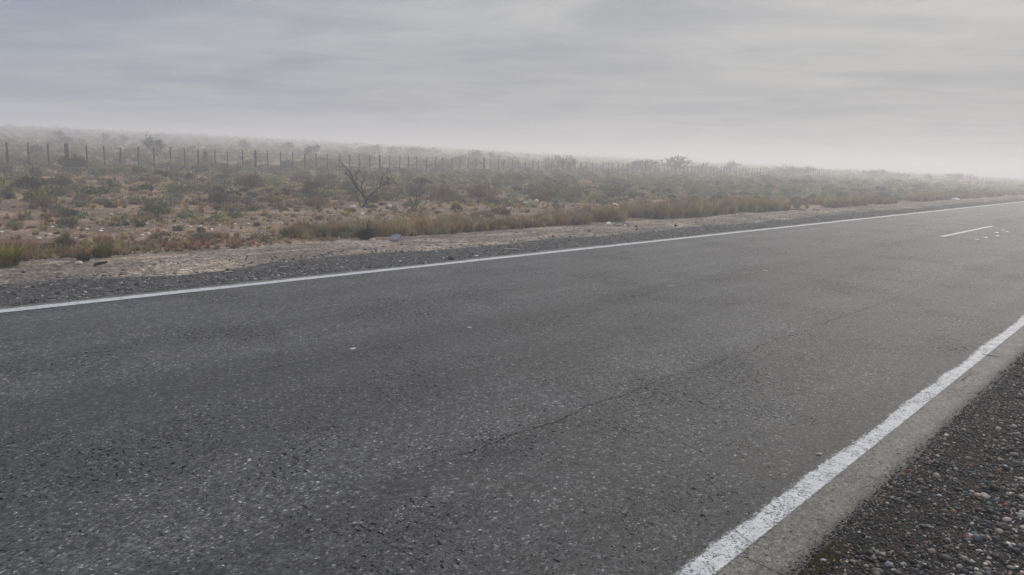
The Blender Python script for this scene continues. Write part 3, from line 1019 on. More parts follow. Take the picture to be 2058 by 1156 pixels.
G_SH = 'low shrubs covering the field'
for i in np.nonzero(single)[0]:
    k = int(kind_[i])
    o = obj('cushion_shrub', shrub_mesh[k], loc=(sx_[i], sy_[i], sz_[i] - .02))
    o.rotation_euler.z = rot_[i]; o.scale = (ss_[i], ss_[i], hs_[i])
    size = sizes[0 if ss_[i] < .26 else 1 if ss_[i] < .42 else 2]
    tag(o, f'{size} {VFORM[k]} {VCOL[k]} shrub {place_words(sx_[i], sy_[i])}', 'shrub', G_SH)
rest = ~single
dist_ = np.hypot(sx_, sy_)
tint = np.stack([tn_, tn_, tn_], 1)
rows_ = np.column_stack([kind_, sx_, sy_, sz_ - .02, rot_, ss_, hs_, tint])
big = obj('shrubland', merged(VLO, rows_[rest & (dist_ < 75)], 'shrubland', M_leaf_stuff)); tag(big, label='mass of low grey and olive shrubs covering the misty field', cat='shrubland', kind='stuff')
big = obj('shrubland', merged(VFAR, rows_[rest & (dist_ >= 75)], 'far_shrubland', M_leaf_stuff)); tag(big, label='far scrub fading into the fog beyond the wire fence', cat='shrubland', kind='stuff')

# ---- low herb layer between the shrubs
hx, hy = scatter_rect(6, 12, 42, lambda x, y: r_.uniform(0, 1, len(x)) < .45 + .55 * cov(x, y))
hs = r_.uniform(.04, .11, len(hx))
hk = r_.integers(0, 6, len(hx))
rows_h = np.column_stack([hk, hx, hy, terrain(hx, hy), r_.uniform(0, 6.28, len(hx)), hs, hs * r_.uniform(.5, .9, len(hx)), np.repeat(r_.uniform(.8, 1.5, (len(hx), 1)), 3, 1)])
o = obj('dry_grass', merged(TUFTLO, rows_h, 'herb_layer', M_leaf_stuff)); tag(o, label='sparse dry grass growing between the shrubs of the field', cat='grass', kind='stuff')

# ---- roadside grass belt
n = 10500
gx_ = .8 + 95 * r_.beta(.75, 2.1, n)
belt = 10.95 + .5 * (fbm(gx_ / 2.6, 0 * gx_, 65, 3) - .5)
gy_ = belt + .12 + 2.2 * r_.beta(1.05, 2.4, n)
gn = fbm(gx_ / 2.2, gy_ / 1.2, 141, 3)
kp = r_.uniform(0, 1, n) < .12 + .5 * sstep(7, 4.5, gx_) - .12 * sstep(9, 14, gx_) + .9 * sstep(.41 + .07 * sstep(9, 16, gx_), .60 + .07 * sstep(9, 16, gx_), gn)
gx_, gy_ = gx_[kp], gy_[kp]; n = len(gx_)
gs_ = r_.uniform(.055, .155, n) * (.62 + .42 * sstep(9, 24, gx_)) * (.55 + .75 * sstep(.32, .62, gn[kp]))
gk = r_.choice(6, n, p=[.24, .04, .34, .10, .24, .04])
loc_ = fbm(gx_ / 1.6, gy_ * 0, 151, 2)
gk = np.where((gx_ > 8.9) & (gx_ < 11.6) & (r_.uniform(0, 1, n) < .28), 1, gk)
gk = np.where((gx_ > 4.6) & (gx_ < 6.3) & (r_.uniform(0, 1, n) < .45), 3, gk)
gk = np.where((gx_ < 4.2) & (r_.uniform(0, 1, n) < .5), r_.choice([4, 3, 4], n), gk)
ok = np.ones(n, bool)
for c_, rr in zip(clear[2:], (.30, .42, .5, .42, .35)):
    ok &= np.hypot(gx_ - c_.x, gy_ - c_.y) > rr
sl, ty = hit(793, 483), hit(1240, 451)
for c_ in (sl, ty):      # leave the view on the slab and the tyre free
    az_ = math.atan2(c_.y, c_.x)
    ok &= ~((np.abs(np.arctan2(gy_, gx_) - az_) < .035) & (np.hypot(gx_, gy_) < math.hypot(c_.x, c_.y) + .2))
gx_, gy_, gs_, gk = gx_[ok], gy_[ok], gs_[ok], gk[ok]; n = len(gx_)
it = np.array(iso_t)
gx_ = np.concatenate([it[:, 0], gx_]); gy_ = np.concatenate([it[:, 1], gy_]); gs_ = np.concatenate([it[:, 2], gs_]); gk = np.concatenate([it[:, 3].astype(int), gk]); n = len(gx_)
gz_ = terrain(gx_, gy_) - .01
gr_ = r_.uniform(0, 6.28, n); gh_ = gs_ * r_.uniform(.8, 1.25, n)
d_ = np.hypot(gx_, gy_); az = np.degrees(np.arctan2(gy_, gx_))
sc_ = np.where((az < 80) & (az > 7), gs_ / d_, 0)
sc_[:len(it)] = 9
sg = np.zeros(n, bool); sg[np.argsort(-sc_)[:240]] = True
G_TU = 'grass tufts along the roadside'
for i in np.nonzero(sg)[0]:
    k = int(gk[i])
    o = obj('grass_tuft', tuft_mesh[k], loc=(gx_[i], gy_[i], gz_[i])); o.rotation_euler.z = gr_[i]; o.scale = (gs_[i], gs_[i], gh_[i])
    size = 'short' if gs_[i] < .12 else 'medium' if gs_[i] < .16 else 'tall'
    tag(o, f'{size} {tuft_tab[k][0]} grass tuft {place_words(gx_[i], gy_[i])}', 'grass tuft', G_TU)
tt = np.repeat(r_.uniform(.6, 1.4, (n, 1)), 3, 1)
rows_g = np.column_stack([gk, gx_, gy_, gz_, gr_, gs_, gh_, tt])
near_ = (d_ < 30)
o = obj('dry_grass', merged(TUFT, rows_g[~sg & near_], 'roadside_grass', M_leaf_stuff)); tag(o, label='belt of dry straw grass along the sandy track', cat='grass', kind='stuff')
o = obj('dry_grass', merged(TUFTLO, rows_g[~sg & ~near_], 'far_roadside_grass', M_leaf_stuff)); tag(o, label='far end of the roadside grass belt fading into the mist', cat='grass', kind='stuff')


# ---- bare forked bush
def px_bush(name, base_px, strokes, scale_px, root_r, label, cat, seed, twigs=True, colr=(.032, .024, .020)):
    """strokes: lists of (dx, dy) in photo pixels from the base, traced; depth is added at random"""
    r_ = np.random.default_rng(seed)
    p = hit(*base_px)
    k = (p - cam_pos).dot(fwd) / F_PX
    t_ = empty(name, p); tag(t_, label, cat)
    trunk = MB(); tw = MB()
    hr = np.array(right_h); hf = np.array(fwd_h)
    for st, r0 in strokes:
        dep0 = r_.normal(0, .05); slope = r_.normal(0, .25)
        pts = []
        for j, (dx, dy) in enumerate(st):
            ln = math.hypot(dx, dy) * k
            pts.append(hr * dx * k + np.array((0, 0, 1.0)) * (-dy) * k + hf * (slope * ln) + r_.normal(0, .006, 3))
        pts = np.array(pts)
        # smooth subdivision
        tt_ = np.linspace(0, len(pts) - 1, (len(pts) - 1) * 3 + 1)
        sp = np.stack([np.interp(tt_, np.arange(len(pts)), pts[:, c]) for c in range(3)], 1)
        sp[1:-1] = .25 * sp[:-2] + .5 * sp[1:-1] + .25 * sp[2:]
        sp += r_.normal(0, .006, sp.shape)
        rad = np.linspace(r0, r0 * .42, len(sp)) * 1.15
        tube(trunk, sp, rad, np.array(colr) * r_.uniform(.8, 1.25), 6)
        if twigs:
            for j in range(2, len(sp)):
                if r_.uniform() < .95:
                    d = sp[j] - sp[j - 1]; d /= np.linalg.norm(d) + 1e-9
                    q = d + r_.normal(0, .75, 3); q[2] += .25; q /= np.linalg.norm(q)
                    L = r_.uniform(.08, .36)
                    tube(tw, [sp[j], sp[j] + q * L * .5, sp[j] + q * L + r_.normal(0, .02, 3)], [.006, .005, .003], np.array(colr) * 1.15, 3)
    if tw.n:
        trunk.add(*tw.arrays())
    obj('stem', trunk.mesh('stem', M_bark), t_)
    return t_


def zs(pts, ox, oy, zx=10.29):   # strokes traced in an enlargement of the photo
    return [((a - ox) / zx, (b - oy) / zx) for a, b in pts]


B0 = (380, 1110)
st = [(zs([(380, 1110), (430, 1030), (485, 930), (420, 860), (350, 790), (260, 720), (190, 650), (130, 550), (60, 460), (0, 430)], *B0), .020),
      (zs([(485, 930), (400, 830), (330, 710), (270, 580), (220, 440), (130, 310), (20, 200)], *B0), .019),
      (zs([(270, 570), (300, 470), (300, 400), (370, 350)], *B0), .010),
      (zs([(440, 840), (430, 750), (385, 680), (470, 540), (500, 430), (515, 350)], *B0), .012),
      (zs([(380, 1110), (440, 1040), (485, 930), (600, 810), (720, 700), (830, 620), (940, 570), (950, 500), (925, 440)], *B0), .021),
      (zs([(750, 670), (770, 560), (790, 470), (900, 350)], *B0), .011),
      (zs([(380, 1110), (500, 990), (640, 880), (720, 830), (790, 815)], *B0), .013),
      (zs([(380, 1110), (330, 1010), (270, 880), (240, 780)], *B0), .010),
      (zs([(330, 1010), (290, 900), (200, 800)], *B0), .006)]
px_bush('bare_forked_bush', (727, 418), st, 1, .02, 'bare dark bush with a few thick forked branches in the field', 'bush', 11)
B1 = (1500, 1152)
st = [(zs([(1500, 1152), (1420, 1000), (1300, 890), (1180, 760), (1060, 600), (990, 480)], *B1), .010),
      (zs([(1400, 960), (1370, 860), (1420, 770)], *B1), .006), (zs([(1500, 1152), (1490, 950), (1520, 740), (1600, 580)], *B1), .009),
      (zs([(1510, 1100), (1600, 900), (1660, 720)], *B1), .006), (zs([(1490, 1000), (1440, 800), (1420, 650), (1350, 540)], *B1), .006),
      (zs([(1500, 1100), (1560, 950), (1560, 800), (1500, 650)], *B1), .005), (zs([(1500, 1152), (1700, 980), (1780, 860)], *B1), .006),
      (zs([(1480, 1100), (1300, 1010), (1150, 900)], *B1), .006)]
px_bush('bare_twiggy_bush', (836, 424), st, 1, .01, 'thin bare bush of fine grey twigs right of the forked bush', 'bush', 23, True, (.035, .027, .021))


# ---- bushes and small trees in the fog
def fog_bush(px, top, wpx, Y, name, label, colr, tip, seed, trunk_h=.0, open_=.35, group=None, nl=900):
    if 'misty' in name or 'bare' in name: wpx *= 1.2; top -= 4
    d = ray(px, top)
    X = d.x / d.y * Y
    ztop = CAM_H + d.z / d.y * Y
    zg = float(terrain(X, Y))
    h = max(.5, ztop - zg)
    rg = (Vector((X, Y, zg)) - cam_pos).dot(fwd)
    w = wpx / 2 * rg / F_PX
    r_ = np.random.default_rng(seed)
    t_ = empty(name, (X, Y, zg - .03)); tag(t_, label, 'tree' if 'tree' in name else 'bush', group)
    wood = MB(); lf = MB()
    tips = []

    def grow(p, dr, L, rad, depth):
        q = p + dr * L * .5 + r_.normal(0, L * .05, 3)
        e = p + dr * L + r_.normal(0, L * .06, 3)
        tube(wood, [p, q, e], [rad, rad * .85, rad * .65], np.array((.030, .025, .021)), 5)
        tips.append((e, depth)); tips.append((q, depth))
        if depth == 0: return
        for _ in range(r_.integers(2, 4)):
            nd = dr + r_.normal(0, .55, 3) + np.array((0, 0, .12)); nd /= np.linalg.norm(nd)
            grow(e, nd, L * r_.uniform(.6, .85), rad * (.68 if bare else .6), depth - 1)
    bare = name == 'bare_tree'
    ns = 7 if bare else r_.integers(3, 6)
    for k in range(ns):
        a = r_.uniform(0, 6.28); sp = r_.uniform(.15, .75)
        dr = np.array((math.cos(a) * sp, math.sin(a) * sp, 1)); dr /= np.linalg.norm(dr)
        grow(np.array((0, 0, 0.)), dr, .30 if bare else .36, .036 if bare else .03, 4 if bare else 3)
    T = np.array([t[0] for t in tips if t[1] <= 1])
    # fit the skeleton to the size seen in the photo
    mx = np.abs(T[:, :2]).max() * .85; mz = T[:, 2].max()
    S = np.array((w / mx, w / mx, h * .93 / mz))
    wood.V = [v * S for v in wood.V]
    obj('trunk', wood.mesh('trunk', M_bark), t_)
    if nl:
        T = T * S
        T = T[T[:, 2] > trunk_h * h]
        i = r_.integers(0, len(T), nl)
        off = r_.normal(0, 1, (nl, 3)) * np.array((w, w, h * .5)) * .13
        p = T[i] + off; p[:, 2] = np.clip(p[:, 2], .05, h * 1.02)
        d_ = r_.normal(0, 1, (nl, 3)) + np.array((0, 0, .6)); d_ /= np.linalg.norm(d_, axis=1, keepdims=True)
        tt_ = r_.uniform(0, 1, (nl, 1))
        c = var_col(r_, colr, nl) * (1 - tt_) + var_col(r_, tip, nl) * tt_
        sz = (w + h) * .5
        leaves(lf, p, d_, .11 * sz * r_.uniform(.6, 1.4, nl), .03 * sz * r_.uniform(.6, 1.4, nl), c, r_)
        obj('crown', lf.mesh('crown', M_leaf), t_)
    return t_


dg, dgt = (.014, .017, .013), (.036, .042, .034)
gb, gbt = (.028, .027, .026), (.060, .058, .054)
G_T = 'trees and tall bushes standing in the fog'
for a in [
    (311, 273, 38, 60, 'small_tree', 'dark leafy small tree behind the left part of the fence', dg, dgt, 1, .25, .3, G_T, 800),
    (628, 288, 30, 66, 'small_tree', 'dark rounded small tree behind the fence left of the forked bush', dg, dgt, 2, .2, .3, G_T, 800),
    (487, 279, 32, 88, 'small_tree', 'faint loose tree in fog between the two dark small trees, left one', gb, gbt, 3, .2, .3, G_T, 350),
    (577, 283, 28, 84, 'small_tree', 'faint loose tree in fog close to the left of the rounded tree', gb, gbt, 4, .2, .3, G_T, 350),
    (410, 297, 12, 45, 'column_bush', 'narrow dark bush rising right behind the fence', dg, dgt, 5, .0, .3, G_T, 300),
    (118, 263, 30, 100, 'misty_bush', 'faint round bush on the far slope at the left', gb, gbt, 6, .0, .3, G_T, 400),
    (205, 270, 26, 105, 'misty_bush', 'faint bush on the far slope right of the round one', gb, gbt, 7, .0, .3, G_T, 350),
    (246, 272, 20, 105, 'misty_bush', 'small faint bush on the far slope left of the dark leafy tree', gb, gbt, 8, .0, .3, G_T, 300),
    (765, 295, 60, 95, 'misty_bush', 'broad hazy bush on the skyline above the forked bush', gb, gbt, 9, .0, .3, G_T, 500),
    (815, 296, 55, 95, 'misty_bush', 'broad hazy bush on the skyline above the twiggy bush', gb, gbt, 10, .0, .3, G_T, 500),
    (868, 299, 40, 98, 'misty_bush', 'low hazy bush on the skyline at the end of the broad ones', gb, gbt, 11, .0, .3, G_T, 400),
    (952, 305, 36, 70, 'misty_bush', 'hazy bush behind the middle of the fence, left of two', gb, gbt, 12, .0, .3, G_T, 450),
    (990, 308, 26, 72, 'misty_bush', 'hazy bush behind the middle of the fence, right of two', gb, gbt, 13, .0, .3, G_T, 400),
    (1138, 317, 42, 43, 'misty_bush', 'loose grey bush overlapping the fence in the middle of the picture', gb, gbt, 14, .0, .3, G_T, 420),
    (1300, 319, 62, 46, 'bare_tree', 'bare misty tree left of the tallest bare tree by the fence', gb, gbt, 15, .0, .3, G_T, 0),
    (1372, 312, 78, 47, 'bare_tree', 'tallest bare tree with spreading branches by the foggy fence', gb, gbt, 16, .0, .3, G_T, 0),
    (1418, 330, 40, 47, 'misty_bush', 'low twiggy bush at the right foot of the tallest bare tree', gb, gbt, 17, .0, .3, G_T, 160),
    (1468, 326, 34, 52, 'misty_bush', 'very faint bush behind the last visible fence posts', gb, gbt, 18, .0, .3, G_T, 250),
    (1580, 335, 52, 44, 'misty_bush', 'faint dense bush just past the end of the fence, left of two', gb, gbt, 19, .0, .3, G_T, 400),
    (1620, 336, 44, 44, 'misty_bush', 'faint dense bush just past the end of the fence, right of two', gb, gbt, 20, .0, .3, G_T, 400),
    (1600, 362, 60, 24, 'misty_bush', 'broad grey bush in the mist over the right end of the grass belt', gb, gbt, 21, .0, .3, G_T, 500),
    (1540, 358, 26, 27, 'misty_bush', 'small brownish bush left of the broad misty one', gb, gbt, 22, .0, .3, G_T, 300),
    (1650, 366, 30, 25, 'misty_bush', 'upright bush touching the right side of the broad misty one', gb, gbt, 23, .0, .3, G_T, 300),
    (1755, 344, 44, 36, 'misty_bush', 'lone rounded bush in dense mist, left of the blocky one', gb, gbt, 24, .0, .3, G_T, 450),
    (1800, 351, 40, 36, 'misty_bush', 'ragged low bush in dense mist beside the lone rounded one', gb, gbt, 25, .0, .3, G_T, 350),
    (1870, 352, 26, 32, 'misty_bush', 'thin upright bush in dense mist left of the blocky one', gb, gbt, 26, .0, .3, G_T, 250),
    (1938, 353, 52, 30, 'misty_bush', 'blocky dense bush in the thickest mist near the right border', gb, gbt, 27, .0, .3, G_T, 500),
    (1770, 396, 40, 12.6, 'verge_bush', 'low brown bush on the verge below the lone misty bush', gb, gbt, 28, .0, .3, G_T, 350),
    (1920, 387, 50, 12.4, 'verge_bush', 'low grey bush on the verge below the blocky bush', gb, gbt, 29, .0, .3, G_T, 350),
    (1978, 384, 30, 12.6, 'verge_bush', 'last low bush on the verge before the road fades out', gb, gbt, 30, .0, .3, G_T, 300),
    (1690, 396, 30, 13, 'verge_bush', 'small brown bush at the right end of the grass belt', gb, gbt, 31, .0, .3, G_T, 300),
]:
    fog_bush(*a)


# ---- special plants by the track
def plant(px, py, wpx, hpx, base, tip, name, label, cat, seed, n=420, lw=.012):
    p = hit(px, py); k = (p - cam_pos).dot(fwd) / F_PX
    w, h = wpx / 2 * k, hpx * k
    t_ = empty(name, (p.x, p.y, p.z)); tag(t_, label, cat)
    A = tuft(seed, w * .9, h, n, lw, base, tip, .95)
    obj('foliage', mesh_from('foliage', A[0], A[1], M_leaf, A[2]), t_)
    mb = MB(); r_ = np.random.default_rng(seed)
    for j in range(12):
        a = r_.uniform(0, 6.28); q = w * r_.uniform(.2, .7)
        tube(mb, [(q * .2 * math.cos(a), q * .2 * math.sin(a), -.02), (q * math.cos(a) * .6, q * math.sin(a) * .6, h * .35), (q * math.cos(a), q * math.sin(a), h * .7)], [.008, .006, .002], np.array((.05, .04, .03)), 4)
    obj('stem', mb.mesh('stem', M_bark), t_)
    return t_


plant(12, 537, 92, 50, (.16, .112, .024), (.36, .265, .065), 'yellow_green_bush', 'yellow green bushy plant at the left border beside the sandy track', 'bush', 601, 700, .012)
plant(205, 522, 52, 36, (.05, .055, .014), (.115, .11, .030), 'olive_bush', 'dark olive plant in the grass belt above the black stick', 'bush', 602, 420, .012)
plant(168, 528, 36, 26, (.035, .028, .018), (.08, .06, .035), 'dark_brown_bush', 'dark brown twiggy plant left of the olive plant in the grass belt', 'bush', 603, 260, .010)
plant(735, 485, 44, 36, (.018, .018, .008), (.045, .042, .018), 'spiky_plant', 'dark green spiky plant at the grass edge left of the grey slab', 'plant', 604, 300, .014)
plant(765, 470, 26, 26, (.022, .022, .011), (.055, .05, .022), 'spiky_plant', 'smaller dark spiky plant between the larger one and the grey slab', 'plant', 605, 150, .012)

# moss corner
n = 420
mp = hit(1655, 1130)
x = mp.x + r_.normal(0, .09, n); y = np.minimum(mp.y + r_.normal(0, .035, n), .955)
rows_m = np.column_stack([r_.integers(0, 6, n), x, y, near_z(x, y), r_.uniform(0, 6.28, n), r_.uniform(.003, .008, n), r_.uniform(.003, .010, n), np.repeat([[.42, .50, .36]], n, 0) * r_.uniform(.6, 1.2, (n, 1))])
o = obj('moss', merged(TUFTLO, rows_m, 'moss', M_leaf_stuff)); tag(o, label='olive moss at the crumbling road edge at the bottom of the picture', cat='moss', kind='stuff')

# ------------------------------------------------------------------ fence
M_wood = None


def wood_mat():
    m, N = material('weathered_wood')
    P = obco(N)
    n1 = N.noise(N.mapv(P, sc=(14, 14, 1.2)), 3, 4, .6)
    c = N.mix(N.step(n1, .3, .7), (.011, .010, .0095), (.028, .025, .023))
    oi = N.node('ShaderNodeObjectInfo')
    c = N.scale(c, N.m('MULTIPLY_ADD', oi.outputs['Random'], .6, .7))
    N.set(N.b.inputs['Base Color'], c); N.b.inputs['Roughness'].default_value = .85
    N.set(N.b.inputs['Normal'], N.bump(n1, .01, .8))
    return m


M_wood = wood_mat()
fence = empty('wire_fence', (POST_X0 + 3 * POST_DX, FENCE_Y, float(terrain(POST_X0 + 3 * POST_DX, FENCE_Y))))
tag(fence, 'long wire fence of thick posts and thin wooden droppers crossing the field', 'fence')
fo = np.array(fence.location)
r_ = np.random.default_rng(19)


def stake(r0, h, sides, seed):
    q = np.random.default_rng(seed); mb = MB()
    zz_ = np.array([-.25, 0, .3 * h, .7 * h, h - .012, h])
    rr = r0 * np.array([1.05, 1.0, 1.0, .96, .94, .7])
    pts = np.stack([q.normal(0, .006, 6), q.normal(0, .006, 6), zz_], 1)
    tube(mb, pts, rr, (1, 1, 1), sides)
    i = mb.n - sides + np.arange(sides)
    V, P, C = mb.arrays()
    return V, P + [i[None, ::-1].astype(int)], C


drop_V = [stake(.036, 1.28, 6, 700 + k) for k in range(5)]
post_V = stake(.080, 1.30, 9, 720)
drop_M = [mesh_from('dropper', v[0], v[1], M_wood) for v in drop_V]
post_M = mesh_from('post', post_V[0], post_V[1], M_wood)
leans = {0: 3.2, 1: 1.5, 2: -.5, 3: 0, 4: -3.3, 5: -.5, 6: .3, 7: .5, 8: 2.2, 9: .6, 10: .2, 11: 2.4, 12: 1.5, 13: .4, 14: -.6}
posts = []
cnt = 0
far_rows = []
for i in range(-6, 170):
    x = POST_X0 + POST_DX * i + r_.normal(0, .05); y = FENCE_Y + r_.normal(0, .03)
    z = 1.33 - 1.25 + .02 * r_.normal()        # tops run level
    thick = i in thick_idx or (i > 110 and (i - 110) % 12 == 0)
    zg = float(terrain(x, y))
    ztop = 1.33 + .05 * math.sin(i * .9) * .5 + r_.normal(0, .015)
    base = ztop - 1.28
    ln = R(leans.get(i, r_.normal(0.6, 1.5)))
    if thick and i < 130:
        o = obj('post', post_M, fence)
        s = 1.25 if i == 3 else .85
        o.scale = (s, s, 1)
    elif i >= 0 and cnt < 100:
        o = obj('dropper', drop_M[i % 5], fence); cnt += 1
        s = r_.uniform(.8, 1.15) * (1.35 if i in (0, 6, 11, 17, 19) else 1); o.scale = (s, s, 1)
    else:
        far_rows.append((i % 5, x - fo[0], y - fo[1], base - fo[2], r_.uniform(0, 6), 1, 1, 1, 1, 1)); continue
    o.location = (x - fo[0], y - fo[1], base - fo[2])
    o.rotation_euler = (ln * math.cos(YAW) * -0 + r_.normal(0, R(1)), ln * .8, r_.uniform(0, .6))
fm = merged(drop_V, far_rows, 'far_droppers', M_wood)
o = obj('dropper', fm, fence); tag(o, label='far fence droppers dissolving in the fog', kind='stuff')
mw, N = material('fence_wire'); N.b.inputs['Base Color'].default_value = (.10, .095, .09, 1); N.b.inputs['Roughness'].default_value = .6; N.b.inputs['Metallic'].default_value = .6
for k, hz in enumerate((.25, .48, .70, .92, 1.12)):
    mb = MB()
    xs = np.arange(POST_X0 - 5, POST_X0 + 135, POST_DX * .5)
    zz_ = .08 + hz + .012 * np.sin(xs * 2.1 + k) - .008
    tube(mb, np.stack([xs, FENCE_Y - .03 + 0 * xs, zz_], 1) - fo, .007, (1, 1, 1), 3)
    obj('wire', mb.mesh('wire', mw), fence)

# ------------------------------------------------------------------ litter
def simple(name, colr, rough=.6, metal=0, nscale=9, amt=.2):
    m, N = material(name)
    P = obco(N)
    n1 = N.noise(P, nscale, 5, .65)
    N.set(N.b.inputs['Base Color'], N.scale(colr + (1,) if False else N.mix(0, colr, colr), N.step(n1, .3, .7, 1 - amt, 1 + amt)))
    N.b.inputs['Roughness'].default_value = rough; N.b.inputs['Metallic'].default_value = metal
    N.set(N.b.inputs['Normal'], N.bump(n1, .006, .5))
    return m


import bmesh


def slab_mesh(outline, thick, mat, name, bev=.006):
    bm = bmesh.new()
    vs = [bm.verts.new((a, b, 0)) for a, b in outline]
    f = bm.faces.new(vs)
    ex = bmesh.ops.extrude_face_region(bm, geom=[f])
    for v in [g for g in ex['geom'] if isinstance(g, bmesh.types.BMVert)]:
        v.co.z += thick * (1 + .25 * math.sin(v.co.x * 40))
    bmesh.ops.recalc_face_normals(bm, faces=bm.faces)
    bmesh.ops.bevel(bm, geom=list(bm.edges), offset=bev, segments=2, affect='EDGES')
    me = bpy.data.meshes.new(name); bm.to_mesh(me); bm.free(); me.materials.append(mat)
    return me


def face_cam(o, p, tilt, spin=0):
    """stand a slab up, leaning back from the road"""
    az = math.atan2(p.y, p.x)
    o.rotation_euler = (R(tilt), 0, az - R(90) + spin)


p = hit(793, 487)
k = (p - cam_pos).dot(fwd) / F_PX
out = [((a - 960) / 10.29 * k, (600 - b) / 10.29 * k * 1.12) for a, b in ((880, 600), (1030, 575), (1105, 490), (1060, 458), (985, 440), (910, 470), (840, 540))]
o = obj('grey_slab', slab_mesh(out, .03, simple('bluish_grey_stone', (.20, .205, .215), .85, 0, 14, .3), 'grey_slab', .003))
o.location = (p.x, p.y, float(verge_z(p.x, p.y)) - .01); face_cam(o, p, 62, R(-6))
tag(o, 'smooth bluish grey slab leaning at the grass edge beside the spiky plant', 'slab')

# torn tyre tread with a white scrap
p = hit(1242, 455)
k = (p - cam_pos).dot(fwd) / F_PX
az = math.atan2(p.y, p.x)
ex = np.array((math.sin(az), -math.cos(az), 0)); ef_ = np.array((math.cos(az), math.sin(az), 0))
M_rub = simple('black_rubber', (.022, .022, .024), .55)
t_ = empty('torn_tyre', (p.x, p.y, float(verge_z(p.x, p.y)))); tag(t_, 'torn strip of dark tyre lying on the sand at the grass edge', 'tyre piece')


def curved(pts, width, thick, mat, name, parent):
    pts = np.array(pts); n = len(pts)
    mb = MB()
    L = pts - ef_ * width / 2; Rr = pts + ef_ * width / 2
    up_ = np.array((0, 0, thick))
    V = np.concatenate([L, Rr, Rr + up_, L + up_]); i = np.arange(n)
    q = []
    for a, b in ((0, 1), (1, 2), (2, 3), (3, 0)):
        q.append(np.stack([i[:-1] + a * n, i[1:] + a * n, i[1:] + b * n, i[:-1] + b * n], 1))
    mb.add(V, [np.concatenate(q), np.array([[0, n, 2 * n, 3 * n], [n - 1, 4 * n - 1, 3 * n - 1, 2 * n - 1]])], (1, 1, 1))
    return obj(name, mb.mesh(name, mat), parent)


def P2(a, b, f=0.0):
    return ex * a * k + np.array((0, 0, b * k)) + ef_ * f


curved([P2(a, b) for a, b in ((-9, 0), (-5, 3), (0, 5.5), (6, 6.5), (12, 5.5), (17, 3.5), (21, 0))], .16, .012, M_rub, 'tread', t_)
curved([P2(a, b, -.09) for a, b in ((13, .5), (16, 4), (20, 4.5), (22, .5))], .05, .02, M_rub, 'bead', t_)
M_scrap = simple('white_scrap', (.62, .60, .57), .6)
o = obj('white_scrap', slab_mesh([(-.06, 0), (.05, 0), (.075, .05), (.02, .10), (-.05, .085)], .02, M_scrap, 'white_scrap', .004))
pp = p + Vector(ex) * (-19 * k); o.location = (pp.x, pp.y, float(verge_z(pp.x, pp.y))); face_cam(o, pp, 50)
tag(o, 'crumpled white scrap at the left end of the torn tyre', 'scrap')
o = obj('white_scrap', slab_mesh([(-.04, 0), (.04, 0), (.03, .05), (-.02, .045)], .012, M_scrap, 'white_scrap', .003))
pp = p + Vector(ex) * (14 * k) - Vector(ef_) * .14; o.location = (pp.x, pp.y, float(verge_z(pp.x, pp.y))); face_cam(o, pp, 60)
tag(o, 'small white scrap in front of the torn tyre', 'scrap')


def stick(px, py, lpx, rad, c, name, label, tilt=0.1, bend=.15, up=False):
    p = hit(px, py); k = (p - cam_pos).dot(fwd) / F_PX; L = lpx * k
    az = math.atan2(p.y, p.x) - R(90)
    mb = MB()
    if up:
        pts = [(0, 0, 0), (L * .1, .01, L * .3), (L * .32, 0, L * .6), (L * .25, 0, L)]
    else:
        pts = [(-L / 2, 0, rad), (-L * .2, L * bend * .4, rad * 1.6), (L * .2, L * bend * .3, rad * 2), (L / 2, 0, rad * 1.4 + L * tilt)]
    tube(mb, pts, [rad, rad * .95, rad * .9, rad * .6], c, 6)
    o = obj(name, mb.mesh(name, M_bark)); zz = float(verge_z(p.x, p.y)) if p.y > 8.25 else 0.0
    o.location = (p.x, p.y, zz); o.rotation_euler.z = az
    tag(o, label, 'stick')


stick(203, 538, 24, .022, (.02, .017, .015), 'black_stick', 'charred black stick lying on the sand below the olive plant', .18)
stick(494, 524, 9, .008, (.05, .04, .03), 'bent_twig', 'bent twig standing in the sandy track', up=True)
stick(460, 548, 15, .010, (.42, .38, .33), 'pale_stick', 'pale stick lying askew on the grey gravel at middle left', .02)
stick(571, 537, 18, .008, (.40, .34, .28), 'pale_stick', 'pale stick lying flat on the gravel below the dark clods', .0)
stick(1028, 501, 30, .010, (.42, .35, .29), 'pale_stick', 'long pale stick lying on the gravel near the far white line', .0)
stick(1396, 457, 24, .014, (.46, .40, .33), 'pale_stick', 'long pale stick on the misty gravel right of the torn tyre', .0)
stick(1605, 424, 30, .02, (.05, .035, .025), 'dark_branch', 'dark branch lying along the far verge in the mist', .0)
stick(1640, 424, 14, .016, (.05, .04, .03), 'dark_branch', 'short dark branch end beside the longer one in the mist', .0)
stick(1990, 716, 30, .003, (.02, .02, .02), 'thin_twig', 'thin black twig lying across the near white line', .0, .05)

